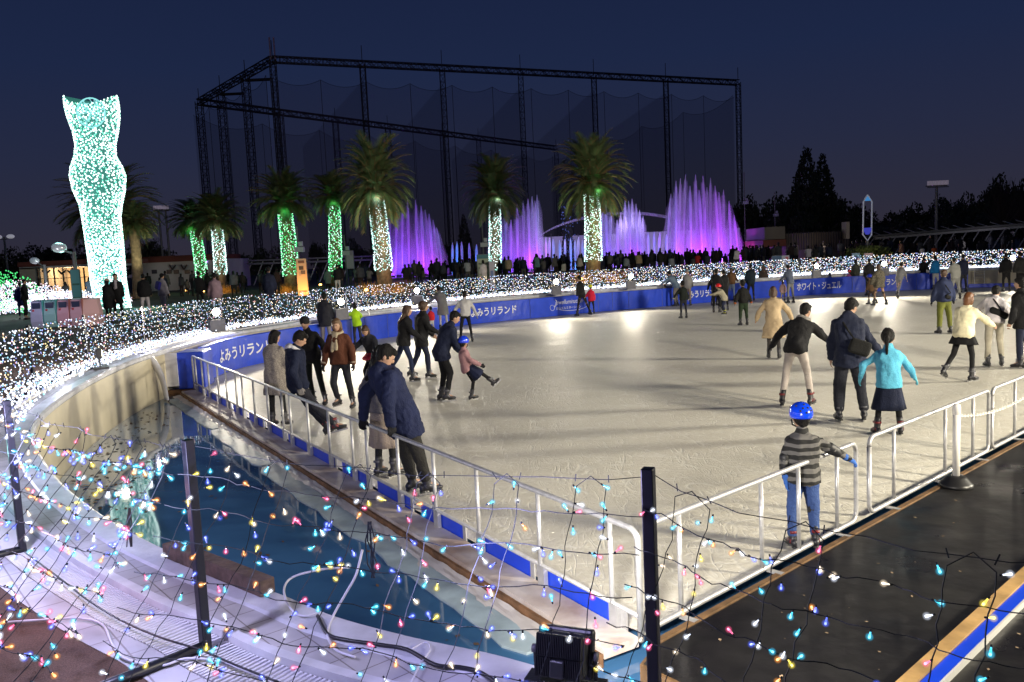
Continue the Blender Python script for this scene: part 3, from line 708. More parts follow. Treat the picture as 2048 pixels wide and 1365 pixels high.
def hand(mb, f, i, curl=25, ex=0, r0=.0085, spreadf=1):
    k = f.k*(1.05 if f.child else 1); d = f.hd[i]; sd = (-1, 1)[i]; w_ = f.wr[i]
    med = V((-sd, 0, 0)); med = (med-d*med.dot(d)); med = med.normalized() if med.length > .1 else V((0, 1, 0))
    fw = d.cross(med)*sd*1.0
    if fw.y < 0: fw = -fw
    # palm: four knuckles spread along fw, closing towards med
    mb.cap(w_-d*.02, w_+d*.03*k, .026*k+ex, .026*k+ex, 8)
    kn = []
    for j in range(4):
        o = (j-1.5)*.021*k; base = w_+d*.085*k+fw*o*spreadf
        mb.cap(w_+d*.02*k+fw*o*.7, base, .0145*k+ex, .0125*k+ex, 6)
        L = (.070, .080, .074, .056)[3-j]*k; p = base; ang = math.radians(curl)*.5
        for q in range(3):
            ll = L*(.45, .32, .23)[q]; dd = d*math.cos(ang)+med*math.sin(ang); p2 = p+dd*ll
            mb.cap(p, p2, (r0-.0006*q)*k+ex, (r0-.0012*(q+1)+.0004)*k+ex, 6); p = p2; ang += math.radians(curl)
    p = w_+d*.03*k+fw*.026*k; dd = (d*.75+fw*.65+med*.35).normalized(); p2 = p+dd*.042*k; mb.cap(p, p2, .0125*k+ex, .010*k+ex, 6)
    dd = (d*.9+fw*.2+med*.45).normalized(); mb.cap(p2, p2+dd*.032*k, .010*k+ex, .008*k+ex, 6)
def skate(f, i, parent, det=True, boot=None, accent=None):
    k = f.k*(1.1 if f.child else 1); a = f.an[i]; R = f.bR[i]; q = MB()
    M = Matrix.Translation(a) @ R.to_4x4()
    sk = (f.kn[i]-a).normalized()
    shaft = []
    for u, r_ in ((.15, .055), (.10, .056), (.04, .053), (0, .050)): shaft.append([a+sk*(u*k)+R @ (V((math.cos(t)*r_*.86, math.sin(t)*r_, 0))*k) for t in [j*math.pi/6 for j in range(12)]])
    for y, z, rx, rz in ((.0, -.03, .046, .06), ):
        shaft.append([a+R @ (V((math.cos(t)*rx, y+math.sin(t)*.075, z))*k) for t in [j*math.pi/6 for j in range(12)]])
    shaft.append([a+R @ (V((math.cos(t)*.043, .03+math.sin(t)*.105, -.062))*k) for t in [j*math.pi/6 for j in range(12)]])
    q.loft(shaft, 0)
    rr = []
    for y, hw, top_, bot in ((-.085, .026, -.02, -.075), (-.06, .036, .0, -.085), (.0, .038, .01, -.085), (.06, .041, -.012, -.085), (.11, .042, -.032, -.085), (.15, .036, -.042, -.083), (.172, .018, -.055, -.078)):
        rr.append([a+R @ (V((hw*math.cos(t), y, (top_+bot)/2+(top_-bot)/2*math.sin(t)))*k) for t in [j*math.pi/5 for j in range(10)]])
    q.loft(rr, 0)
    for y0, y1 in ((-.085, -.035), (.02, .16)): q.box((0, (y0+y1)/2*k, -.090*k), (.030*k, (y1-y0)/2*k, .009*k), 1, M)
    q.box((0, .0, .075*k), (.042*k, .054*k, .014*k), 2, M); q.box((0, .055*k, .02*k), (.012*k, .022*k, .05*k), 3, M)
    q.box((.036*k*(1, -1)[i]*-1, .01*k, -.03*k), (.006*k, .05*k, .022*k), 2, M)
    o = q.build('ice_skate', [boot or M_boot, mat('skate_sole', (.03, .03, .03), .5), accent or M_gry, M_trim], parent, True)
    b = MB(); b.box((0, .04*k, -.115*k), (.003*k, .135*k, .014*k), 0, M); b.box((0, -.05*k, -.10*k), (.008*k, .02*k, .012*k), 0, M); b.box((0, .09*k, -.10*k), (.008*k, .03*k, .012*k), 0, M)
    b.build('blade', M_blade, o)
NP = [0]
def person(x, y, yaw, label, H=1.7, top=(.02, .025, .06), pants=(.02, .022, .03), hair='short', hairc=None, thick=.022, hem=.12, flare=0, group=None,
           anchor='mid', skin=True, pants_w=1.0, skirt=None, skirt_len=.5, helmet=None, hood=None, scarf=None, bag=None, glove=None, curl=30, hat=None, vox=None, extra=None, boots=True,
           pos=None, zoff=0, topmat=None, legcol=None, sleeve=1.0, fem=0, backpatch=None, cuff=None, cat='person', pads=False, pony=False, fingers=True, **kw):
    NP[0] += 1; seed = NP[0]
    f = Fig(H=H, **kw)
    k = f.k
    if anchor == 'mid': c = (f.an[0]+f.an[1])/2
    elif anchor == 'low': c = min(f.an, key=lambda p: p.z)
    else: c = f.an[anchor]
    f.shift(V((-c.x, -c.y-.04, 0)))
    P = pos if pos is not None else at(x, y, 0)
    D = (P-CAM).length
    vx = vox or max(.0115, min(.05, D*.00115))
    root = empty('person', (P.x, P.y, zoff+.002), math.radians(yaw), label, cat, group)
    # body: one continuous skin surface
    mb = MB(); torso(mb, f, ex=-.032); hk = f.hk
    mb.cap(f.neck-V((0, 0, .03)), f.neck+(f.head-f.neck)*.5, .056*k, .052*k)
    mb.ell(f.head, (.074*hk, .094*hk, .112*hk), f.HR, 18, 12); mb.ell(f.head+f.HR @ V((0, .028, -.05))*hk, (.055*hk, .060*hk, .062*hk), f.HR, 14, 9)
    mb.ell(f.head+f.HR @ V((0, .098, -.022))*hk, (.012*hk, .017*hk, .022*hk), f.HR, 8, 6)
    for sd in (-1, 1): mb.ell(f.head+f.HR @ V((sd*.076, -.006, -.015))*hk, (.010*hk, .020*hk, .030*hk), f.HR, 8, 6)
    for i in (0, 1):
        mb.cap(f.sh[i]+f.T @ V(((.03, -.03)[i], 0, -.035)), f.el[i], .036*k, .033*k); mb.cap(f.el[i], f.wr[i], .033*k, .023*k)
        mb.cap(f.hip[i], f.kn[i], .075*k, .050*k); mb.cap(f.kn[i], f.an[i], .050*k, .035*k)
        mb.cap(f.an[i], f.an[i]+f.bR[i] @ V((0, .11, -.05))*k, .035*k, .025*k)
        if not glove: hand(mb, f, i, curl)
    link(remesh(mb, 'body', max(vx*.8, .0092), [SKIN], smooth=1), 'body', root)
    # jacket
    mb = MB(); torso(mb, f, ex=thick, bulge=.25, hem=hem*k, flare=flare, fem=fem)
    for i in (0, 1):
        mb.cap(f.sh[i]+f.T @ V(((.022, -.022)[i], 0, -.022)), f.el[i], (.054*k+thick*.5)*sleeve, (.047*k+thick*.7)*sleeve, 12)
        mb.cap(f.el[i], f.wr[i]-f.hd[i]*.01, (.047*k+thick*.7)*sleeve, (.033*k+thick*.6)*sleeve, 12)
    mb.cap(f.neck-V((0, 0, .04*k)), f.neck+(f.head-f.neck)*.22, .075*k, .066*k+thick*.3)
    if hood:
        c = f.neck+f.T @ V((0, -.075, .0))*k; mb.ell(c, (.125*k, .075*k, .065*k), f.T @ Matrix.Rotation(.5, 3, 'X'))
    jm = topmat or fab(top)
    link(remesh(mb, 'jacket', vx, [jm], .032*k if thick > .015 else .014*k, 8.5/k, 1, seed), 'jacket', root)
    if hood and isinstance(hood, tuple):
        mb = MB(); c = f.neck+f.T @ V((0, -.085, .03))*k; mb.ell(c, (.12*k, .075*k, .06*k), f.T @ Matrix.Rotation(.55, 3, 'X'))
        mb.cap(f.neck+f.T @ V((-.085, -.03, .035))*k, f.neck+f.T @ V((-.05, .09, -.03))*k, .032*k, .022*k); mb.cap(f.neck+f.T @ V((.085, -.03, .035))*k, f.neck+f.T @ V((.05, .09, -.03))*k, .032*k, .022*k)
        link(remesh(mb, 'hood', vx, [fab(hood)], .012*k, 14, 1, seed), 'hood', root)
    # trousers / leggings
    mb = MB(); lw = pants_w; R = []
    for z, rx, ry in ((-.11, .12, .10), (-.05, .165, .12), (.05, .155, .115), (.12, .14, .105)): R.append(ell_ring(f.P+f.T @ V((0, 0, z*k)), f.T, rx*k+.006, ry*k+.006))
    mb.loft(R)
    tp = pants if not skirt else (legcol or (.012, .012, .014)); lw = lw if not skirt else .82
    for i in (0, 1):
        mb.cap(f.hip[i], f.kn[i], .092*k*min(lw, 1.15), .066*k*lw, 12); mb.cap(f.kn[i], f.an[i]+(f.kn[i]-f.an[i])*.16, .064*k*lw, .050*k*lw+.004, 12)
    link(remesh(mb, 'trousers' if not skirt else 'leggings', vx, [fab(tp)], .016*k*(lw if lw > .9 else .3), 8/k, 1, seed+40), 'trousers' if not skirt else 'leggings', root)
    if skirt:
        mb = MB(); R = []; kd_ = ((f.kn[0]+f.kn[1])/2-f.P); ln_ = kd_.normalized()
        ks = (f.kn[1]-f.kn[0]).length*.4
        for u in (0, .2, .5, .8, 1):
            c = f.P+V((0, 0, .08*k))+ln_*(skirt_len*u*k); up = -ln_; xx = (V((1, 0, 0))-up*up.x).normalized(); yy = up.cross(xx); TT = Matrix((xx, yy, up)).transposed()
            ring_ = []
            for j in range(40):
                a = 2*math.pi*j/40; pl = 1+.05*u*math.sin(a*9+seed)
                ring_.append(c+TT @ V(((.15*k+(.06*k+ks*.5)*u)*math.cos(a)*pl, (.115*k+.07*k*u)*math.sin(a)*pl, 0)))
            R.append(ring_)
        mb.loft(R[::-1]); o = mb.build('skirt', fab(skirt), root, True)
    # hair / helmet / hat
    hm = hairc or HAIRM; hd = f.head; HR = f.HR; mb = MB()
    if hair in ('short', 'long', 'bob', 'tail', 'pony', 'curly'):
        mb.ell(hd+HR @ V((0, -.020, .020))*hk, (.086*hk, .098*hk, .110*hk), HR, 18, 12)
        mb.ell(hd+HR @ V((0, .045, .072))*hk, (.066*hk, .056*hk, .040*hk), HR, 12, 8)
        if hair == 'short': mb.ell(hd+HR @ V((0, -.05, -.035))*hk, (.068*hk, .05*hk, .060*hk), HR, 12, 8)
        if hair == 'curly': mb.ell(hd+HR @ V((0, -.03, .02))*hk, (.112*hk, .112*hk, .118*hk), HR, 12, 8)
        if hair in ('bob', 'long'):
            for sd in (-1, 1): mb.cap(hd+HR @ V((sd*.058, -.03, .0))*hk, hd+HR @ V((sd*.068, -.03, -.10))*hk, .045*hk, .034*hk)
            mb.cap(hd+HR @ V((0, -.06, .0))*hk, hd+HR @ V((0, -.07, -.10))*hk, .07*hk, .06*hk)
        if hair == 'long':
            for sd in (-1, 0, 1): mb.cap(hd+HR @ V((sd*.05, -.07, -.08))*hk, f.chest+f.T @ V((sd*.06, -.135-thick, .03))*k, .045*hk, .028*hk)
        if hair in ('tail', 'pony'):
            mb.ell(hd+HR @ V((0, -.115, .0))*hk, (.03*hk, .03*hk, .03*hk)); mb.cap(hd+HR @ V((0, -.12, -.01))*hk, hd+HR @ V((0, -.15, -.22))*hk, .032*hk, .016*hk)
        link(remesh(mb, 'hair', max(vx*.8, .010), [hm], .012, 30, 1, seed, (1, 1, .4)), 'hair', root)
    if helmet:
        mh = mat('helmet_%d_%d' % (int(helmet[0]*99), int(helmet[2]*99)), helmet, .18, coat=.6, spec=.6); q = MB(); R = []
        for t_ in (12, 25, 40, 55, 70, 84, 98, 110):
            a = math.radians(t_)
            R.append([hd+HR @ (V((.112*math.sin(a)*math.cos(u), -.008+.134*math.sin(a)*math.sin(u), .040+.118*math.cos(a)))*hk) for u in [j*math.pi/14 for j in range(28)]])
        q.loft(R[::-1], 0); o = q.build('helmet', mh, root, True)
        q = MB()
        for u, t_ in ((-120, 70), (-90, 78), (-60, 70), (-150, 45), (-30, 45), (-90, 35), (30, 60), (150, 60), (-105, 55), (-75, 55)):
            a = math.radians(t_); uu = math.radians(u); c = hd+HR @ (V((.112*math.sin(a)*math.cos(uu), -.008+.134*math.sin(a)*math.sin(uu), .040+.118*math.cos(a)))*hk)
            q.ell(c, (.011*hk, .011*hk, .011*hk), HR, 8, 6)
        q.build('vent', mat('vent_black', (.01, .01, .012), .6), o, True)
        for sd in (-1, 1):
            q = MB(); q.tube([hd+HR @ (V((sd*.09, .02, -.02))*hk), hd+HR @ (V((sd*.07, .045, -.08))*hk), hd+HR @ (V((0, .055, -.115))*hk)], .006, 5); q.build('strap', mat('strap_black', (.01, .01, .01), .7), root)
    if hat:
        q = MB(); q.ell(hd+HR @ V((0, -.01, .045))*hk, (.094*hk, .108*hk, .092*hk), HR, 16, 10); q.ell(hd+HR @ V((0, -.01, .0))*hk, (.097*hk, .110*hk, .026*hk), HR, 16, 8)
        link(remesh(q, 'knit_hat', max(vx*.8, .010), [fab(hat)], .005, 40, 1, seed), 'knit_hat', root)
    if skin and D < 26:
        q = MB()
        for sd in (-1, 1): q.ell(hd+HR @ V((sd*.030, .086, .004))*hk, (.011*hk, .006*hk, .006*hk), HR, 8, 6)
        q.build('eyes', mat('eye_dark', (.012, .009, .008), .25), root, True)
        q = MB(); q.ell(hd+HR @ V((0, .086, -.066))*hk, (.020*hk, .006*hk, .005*hk), HR, 8, 6); q.build('mouth', mat('lips', (.28, .08, .07), .5), root, True)
    if scarf:
        mb = MB(); c = f.neck+f.T @ V((0, .01, .02))*k
        rr = [c+f.T @ (V((.088*math.cos(a), .082*math.sin(a), .012*math.sin(2*a)))*k) for a in [j*math.pi/8 for j in range(17)]]
        mb.tube(rr, .036*k, 8); mb.cap(c+f.T @ V((.03, .09, -.02))*k, f.chest+f.T @ V((.05, .15+thick, -.13))*k, .038*k, .034*k); mb.cap(c+f.T @ V((-.02, .09, -.02))*k, f.chest+f.T @ V((-.03, .15+thick, -.10))*k, .038*k, .034*k)
        link(remesh(mb, 'scarf', vx, [fab(scarf)], .012, 22, 1, seed), 'scarf', root)
    if glove:
        for i in (0, 1):
            mb = MB(); hand(mb, f, i, curl, .0035); mb.cap(f.wr[i]-f.hd[i]*.045, f.wr[i], .034*k+thick*.3, .032*k)
            link(remesh(mb, 'glove', .0072 if D < 16 else vx*.8, [fab(glove)], 0, 1, 1), 'glove', root)
    if bag:
        bc, bs, cc = bag; q = MB(); c = f.P+f.T @ V(bc)*k; q.box((0, 0, 0), bs, 0); o = q.build('shoulder_bag', fab(cc, .5), root); o.matrix_local = Matrix.Translation(c) @ f.T.to_4x4() @ Matrix.Rotation(.35, 4, 'Y'); bevel(o, .05, 3)
        q = MB(); a = f.sh[0]+V((.04, 0, .06)); yb = -.14*k-thick*1.6
        pts = [f.P+f.T @ V((-.10*k, .02, .47*k+thick)), f.P+f.T @ V((-.09*k, yb*.7, .42*k)), f.P+f.T @ V((-.04*k, yb*1.02, .30*k)), f.P+f.T @ V((.05*k, yb*1.04, .15*k)), c-f.T @ V((bs[0]*.5, 0, -bs[2]))]
        q.tube(pts, .014, 6); q.build('strap', fab((.008, .008, .009), .5), root)
    if cuff:
        for i in (0, 1):
            q = MB(); q.tube([f.wr[i]-f.hd[i]*.035, f.wr[i]-f.hd[i]*.005], .045*k+thick*.4, 12); q.build('cuff', fab(cuff), root, True)
    if pads:
        for i in (0, 1):
            q = MB(); q.cap(f.kn[i]+V((0, 0, .05))*k, f.kn[i]-V((0, 0, .05))*k, .075*k, .07*k); q.build('knee_pad', mat('pad_black', (.015, .015, .017), .5), root, True)
            q = MB(); q.cap(f.el[i]+(f.sh[i]-f.el[i])*.2, f.el[i]+(f.wr[i]-f.el[i])*.3, .066*k, .06*k); q.build('elbow_pad', mat('pad_black', (.015, .015, .017), .5), root, True)
    if boots:
        for i in (0, 1): skate(f, i, root, accent=extra)
    else:
        for i in (0, 1):
            q = MB(); M = Matrix.Translation(f.an[i]); q.ell(f.an[i]+V((0, .05, -.085))*k, (.045*k, .13*k, .042*k), None, 10, 6); q.build('shoe', M_boot, root, True)
    return root, f
G = None
A_HANG = ((8, 8, 18, 5), (8, 8, 18, 5))
NAVY = (.008, .012, .034); BLK = (.010, .010, .012); CHAR = (.03, .03, .034); GREYC = (.20, .19, .19); BEIGE = (.45, .34, .22); CREAM = (.78, .72, .50); WHITE = (.62, .62, .64); BROWN = (.10, .035, .02); OLIVE = (.12, .12, .035); JEAN = (.03, .05, .12); LJEAN = (.20, .26, .36); KHAKI = (.36, .31, .22)
# --- the two couples leaning on the long rail
tweed = mat('tweed_coat', (.26, .23, .21), .95, bump=.6, bscale=160, var=.55, vscale=70)
person(562, 852, -25, 'woman in long grey tweed coat with black bob holding the rail', 1.58, hair='bob', topmat=tweed, hem=.34, flare=.03, thick=.03, pants=BLK, pants_w=.85, glove=(.25, .22, .2), fem=1,
       head=(12, -12), arms=((28, 4, 60, -30), (10, 5, 35, 0)), legs=((0, 3, -2, 2), (4, 3, 2, 2)))
person(676, 876, -75, 'man in navy jacket with white hood gripping the rail, legs stretched forward', 1.74, top=NAVY, pants=(.018, .019, .028), hood=(.55, .54, .60), thick=.03, hem=.10, glove=(.16, .15, .15), curl=48, anchor=1,
       lean=1, head=(32, -8), arms=((-10, 10, 14, 4), (-14, 26, 18, 8)), legs=((24, 3, 34, 2), (34, 2, 42, 1)), foot=(22, 12), pants_w=1.1, extra=M_red)
person(862, 992, -62, 'man in navy parka leaning back on the rail, nearest of the two couples', 1.76, top=(.011, .016, .052), pants=(.022, .021, .020), hood=True, thick=.042, hem=.24, flare=.02, anchor=1,
       lean=-22, side=-6, head=(32, -20), arms=((-32, 14, -6, 8), (-8, 12, 0, 4)), legs=((6, 4, 10, 2), (14, 3, 13, 2)), foot=(8, 2), pants_w=1.18, glove=BLK, curl=45)
person(779, 952, -40, 'woman with long black hair and beige skirt standing beside the leaning man in navy parka', 1.60, top=(.16, .15, .16), hair='long', skirt=(.33, .27, .23), skirt_len=.62, thick=.022, hem=.04, glove=(.68, .62, .54), curl=42, fem=1,
       head=(14, -30), lean=0, arms=((-6, 26, 10, 22), (10, 10, 50, 0)), legs=((2, 3, -2, 2), (6, 3, 2, 2)))
# --- skaters coming along behind the rail
person(650, 812, 172, 'skater all in black with dark cap walking toward the camera behind the rail', 1.70, top=BLK, pants=(.010, .014, .012), hair=None, hat=(.012, .012, .014), thick=.016, hem=.05, anchor=0, glove=(.06, .05, .045), pants_w=.9,
       lean=8, side=5, head=(10, 0), arms=((4, 28, 22, 14), (6, 20, 14, 6)), legs=((14, 12, -2, 10), (-6, 2, -26, 3)))
person(705, 818, 165, 'person with brown bob, brown jacket and beige scarf facing the camera', 1.66, top=BROWN, pants=(.012, .016, .03), hair='bob', hairc=mat('hair_light_brown', (.13, .075, .04), .5, bump=.5, bscale=100), scarf=(.48, .40, .28), cuff=(.35, .28, .22), thick=.034, hem=.06, anchor=0, glove=BLK,
       lean=4, head=(10, 8), arms=((-2, 16, 8, 8), (8, 16, 16, 6)), legs=((-4, 6, -14, 2), (20, 3, -30, 3)))
person(750, 782, 150, 'crouching dark figure with red skirt hem beside the brown jacket skater', 1.50, top=(.014, .013, .028), pants=(.015, .02, .035), hair='bob', skirt=(.36, .02, .05), skirt_len=.24, hairc=HAIRB, thick=.02, hem=.05, anchor='mid',
       lean=26, head=(30, 20), arms=((24, 26, 30, 20), (20, 34, 26, 28)), legs=((24, 8, -34, 4), (32, 8, -20, 6)), legcol=(.012, .014, .02))
person(655, 702, -8, 'tall man in dark quilted parka and grey trousers standing by the barrier', 1.78, top=(.016, .018, .026), pants=(.22, .20, .20), thick=.036, hem=.20, hood=True, pants_w=.95, head=(8, 6))
person(716, 690, 30, 'child in lime yellow jacket with grey vest leaning on the barrier', 1.38, top=(.42, .72, .02), pants=CHAR, thick=.02, child=True, lean=16, arms=((40, 34, 60, -10), (36, 30, 60, -10)), backpatch=1)
person(830, 764, -82, 'woman with brown hair, black jacket and blue jeans striding right', 1.68, top=BLK, pants=(.016, .024, .062), hair='long', hairc=HAIRB, thick=.03, hem=.10, fem=1, pants_w=.88, glove=BLK,
       lean=10, head=(4, 10), arms=((-22, 12, -4, 8), (26, 10, 50, 0)), legs=((-24, 2, -36, 2), (18, 3, 4, 2)), foot=(-22, 0), anchor=1)
person(862, 757, -78, 'curly haired skater in dark green coat walking right beside the woman in jeans', 1.72, top=(.018, .02, .014), pants=(.014, .018, .04), hair='curly', hairc=HAIRB, thick=.03, hem=.20, lean=8,
       arms=((10, 8, 45, 0), (24, 8, 60, 0)), legs=((-14, 3, -26, 2), (14, 3, 2, 2)), anchor=1)
person(893, 803, -72, 'man in navy jacket bending to hold up the child in blue helmet', 1.72, top=NAVY, pants=BLK, thick=.030, hem=.14, glove=BLK, curl=50, lean=24, head=(26, -8), pants_w=.92,
       arms=((16, 8, 34, -10), (12, 4, 44, -16)), legs=((8, 4, -10, 3), (18, 4, -14, 3)))
person(948, 800, -80, 'small child in blue helmet, pink top and navy skirt kicking one skate out', 1.20, top=(.36, .20, .22), skirt=(.010, .014, .042), skirt_len=.42, helmet=(.01, .05, .75), child=True, thick=.02, hem=.02, anchor=0, glove=BLK,
       lean=-8, head=(4, 40), arms=((20, 10, 40, 10), (40, 10, 60, 0)), legs=((26, 3, -10, 2), (74, 2, 50, 2)), foot=(6, 44))
person(888, 664, 20, 'man in long grey coat reaching toward the small child in red by the barrier', 1.72, top=(.15, .15, .16), pants=(.4, .4, .42), thick=.028, hem=.30, lean=22, side=-6, head=(10, 30), arms=((40, 30, 50, 40), (20, 10, 30, 4)), pants_w=.8)
person(864, 668, 30, 'tiny child in red jacket held by the man in grey coat', .98, top=(.55, .02, .03), pants=(.5, .5, .52), child=True, thick=.02, hem=.04)
person(933, 686, 15, 'skater in pale grey jacket and black trousers gliding by the lettered barrier', 1.62, top=(.48, .47, .48), pants=BLK, thick=.022, hem=.02, pants_w=.85, glove=(.3, .3, .3), lean=12, side=3, head=(10, -20),
       arms=((10, 30, 10, 20), (4, 26, -4, 20)), legs=((-4, 12, -14, 8), (6, 10, -8, 6)))
person(1167, 633, 35, 'slim man in black pushing off in front of the script banner', 1.72, top=BLK, pants=(.012, .012, .015), thick=.012, hem=.04, pants_w=.85, lean=10, head=(4, 20), arms=((-14, 14, -6, 8), (12, 8, 26, 0)), legs=((18, 2, 10, 2), (-22, 6, -30, 4)), anchor='mid')
person(1183, 628, 10, 'child in red jacket with yellow helmet beside the slim man in black', 1.25, top=(.58, .015, .05), pants=(.012, .014, .02), helmet=(.75, .75, .02), child=True, glove=WHITE, arms=((10, 24, 30, 20), (4, 12, 8, 4)), legs=((0, 7, -3, 3), (0, 7, -3, 3)))
person(1331, 612, -10, 'little child in pale top and dark red skirt left of the bending man', 1.02, top=(.6, .52, .5), skirt=(.18, .02, .04), skirt_len=.25, child=True, hair='bob', hairc=HAIRB)
person(1352, 613, 48, 'man in grey blue jacket bending toward the little child at the barrier', 1.74, top=(.13, .18, .25), pants=(.20, .18, .17), thick=.025, hem=.08, lean=34, head=(14, 0), arms=((50, 10, 60, 5), (55, 10, 60, 5)), legs=((8, 5, -12, 3), (14, 5, -10, 3)))
person(1376, 612, -20, 'person in grey coat and grey knit hat standing behind the boy in black jacket', 1.66, top=(.24, .23, .23), pants=(.3, .22, .2), thick=.02, hat=(.22, .2, .2), hair=None, hem=.12)
person(1367, 637, 12, 'boy in black jacket with pale hem gliding away from the camera', 1.42, top=(.010, .014, .014), pants=(.014, .016, .026), child=True, arms=((14, 32, 26, 24), (0, 14, 6, 6)), cuff=(.35, .35, .3), hem=.04)
person(1430, 612, -160, 'woman in black facing the camera behind the red helmet child', 1.62, top=BLK, pants=BLK, hair='bob', thick=.02, hem=.2, arms=((30, 8, 60, 0), (24, 8, 50, 0)))
person(1434, 626, -30, 'tall man in black coat beside the red helmet child', 1.76, top=BLK, pants=BLK, thick=.024, hem=.2, glove=BLK, arms=((10, 26, 16, 20), (14, 8, 30, 0)))
person(1449, 622, 10, 'person in black seen between the tall man and the red helmet child', 1.68, top=(.013, .012, .014), pants=BLK, thick=.024, hem=.12)
person(1448, 629, 60, 'child in red helmet and beige jacket bending forward', 1.26, top=(.42, .38, .28), pants=(.016, .02, .05), helmet=(.72, .02, .02), child=True, lean=34, glove=WHITE, thick=.03, arms=((60, 10, 80, 0), (50, 10, 80, 0)), legs=((14, 6, -20, 3), (18, 6, -14, 3)), foot=(0, 0), extra=mat('skate_yellow', (.6, .6, .05), .4))
person(1464, 602, -30, 'woman in brown jacket and light jeans by the barrier', 1.60, top=(.13, .065, .03), pants=LJEAN, hair='bob', hairc=HAIRB, thick=.03, hem=.06, arms=((20, 10, 60, 0), (20, 10, 60, 0)))
person(1502, 602, 5, 'person in dark teal jacket behind the boy in green trousers', 1.72, top=(.010, .018, .028), pants=BLK, thick=.028, hem=.14)
person(1487, 651, 6, 'boy in black jacket with orange hem and dark green trousers', 1.50, top=(.010, .010, .010), pants=(.018, .032, .016), child=True, thick=.022, hem=.03, arms=((0, 18, 4, 14), (0, 20, 0, 14)), pants_w=1.1, cuff=(.5, .14, .05))
person(1528, 593, -12, 'woman with brown hair, tan scarf and light jeans leaning on the barrier', 1.62, top=(.05, .035, .03), pants=(.16, .2, .3), hair='long', hairc=HAIRB, hem=.04, fem=1, legs=((4, 6, 0, 4), (-4, 6, -6, 6)), scarf=(.4, .26, .14))
person(1566, 606, -20, 'toddler in pink coat and khaki trousers in front of the man in denim', 1.02, top=(.55, .36, .36), pants=KHAKI, child=True, hair='bob', hairc=HAIRB)
person(1581, 607, 22, 'man in denim jacket and grey trousers holding the toddler in pink', 1.72, top=(.10, .12, .18), pants=(.20, .20, .21), thick=.02, hem=.06, lean=14, arms=((30, 8, 50, 0), (30, 14, 50, 10)), pants_w=.95)
person(1660, 588, 10, 'small child in blue coat at the katakana banner', 1.08, top=(.02, .05, .38), pants=NAVY, child=True, hair='bob', arms=((10, 30, 20, 30), (6, 10, 8, 8)))
person(1697, 586, -50, 'child in pink jacket with red helmet by the barrier', 1.15, top=(.5, .12, .34), pants=(.1, .1, .12), child=True, helmet=(.7, .03, .05), lean=14)
person(1712, 585, 8, 'person in dark olive coat standing at the barrier by the pink child', 1.66, top=(.05, .055, .045), pants=BLK, thick=.026, hem=.28, hair='bob')
person(1739, 592, -6, 'tall man in black next to the lamp on the ledge', 1.76, top=BLK, pants=BLK, thick=.026, hem=.2)
furm = mat('fur_coat', (.13, .115, .085), .95, bump=1, bscale=60, var=.6, vscale=22)
person(1759, 612, 10, 'woman in mottled fur coat and black leggings walking away', 1.66, topmat=furm, pants=BLK, thick=.045, hem=.16, flare=.02, pants_w=.8, hair='bob', hairc=HAIRB, legs=((14, 5, 8, 4), (-16, 5, -24, 4)), arms=((10, 16, 20, 8), (10, 16, 20, 8)))
person(1744, 609, 30, 'child in blue helmet and brown coat at the side of the fur coat woman', 1.22, top=(.12, .07, .04), pants=(.03, .02, .02), child=True, helmet=(.03, .05, .6), lean=12, legs=((16, 5, -6, 4), (-12, 5, -26, 4)))
person(1796, 598, -50, 'slim runner in grey hoodie and striped track trousers leaning into a stride', 1.64, top=(.19, .19, .20), pants=(.17, .17, .20), thick=.012, hem=.04, pants_w=.85, lean=24, arms=((30, 10, 60, 0), (-20, 20, 0, 10)), legs=((16, 4, 4, 3), (-30, 4, -46, 4)), foot=(0, -34), anchor=0)
person(1851, 578, -30, 'skater in black jacket and jeans leaning left by the last banner', 1.62, top=BLK, pants=(.016, .022, .06), lean=22, side=8, legs=((-20, 8, -26, 8), (6, 5, -4, 4)), anchor=1)
person(1871, 580, 10, 'person in bright blue jacket and white skirt at the barrier', 1.66, top=(.01, .16, .42), pants=(.4, .4, .42), thick=.03, hem=.08)
person(1888, 668, 4, 'man in navy puffer jacket, olive cargo trousers and black pouch seen from behind', 1.72, top=(.022, .030, .075), pants=(.13, .14, .03), thick=.040, hem=.05, glove=BLK, pants_w=1.15, head=(4, -24), hairc=HAIRB,
       arms=((4, 16, 10, 10), (4, 18, 12, 14)), legs=((2, 5, -3, 3), (-1, 6, -5, 4)), bag=((.0, -.17, .04), (.085, .045, .055), (.006, .006, .007)))
person(1911, 600, -8, 'slim man in pale grey hoodie and trousers sliding to the right', 1.74, top=(.30, .30, .28), pants=(.24, .24, .23), thick=.014, hem=.06, legs=((0, 5, -4, 4), (-10, 2, -18, 2)), arms=((10, 18, 40, 4), (4, 10, 10, 4)), side=-5)
person(1926, 585, 6, 'burly person in dark navy parka and trousers beside the pool ladder', 1.74, top=(.012, .018, .05), pants=(.012, .015, .026), thick=.05, hem=.12, arms=((30, 24, 60, 6), (10, 12, 20, 6)))
person(2012, 584, -6, 'person in black leather jacket in front of the far right floodlight', 1.74, top=BLK, pants=BLK, thick=.04, hem=.06)
person(2040, 584, 8, 'person in dark grey jacket at the right edge behind the white top skater', 1.76, top=(.03, .03, .03), pants=BLK, thick=.04, hem=.1)
person(1974, 735, -14, 'skater in white top bending, black bag at the waist, behind the cream jacket', 1.66, top=(.66, .62, .66), pants=(.40, .37, .30), thick=.03, hem=.02, lean=30, side=12, head=(10, -40), glove=BLK, anchor=0,
       arms=((40, 20, 50, 0), (30, 20, 60, 0)), legs=((-6, 5, -10, 4), (6, 5, -4, 4)), bag=((.02, -.16, .10), (.18, .05, .07), (.010, .010, .010)))
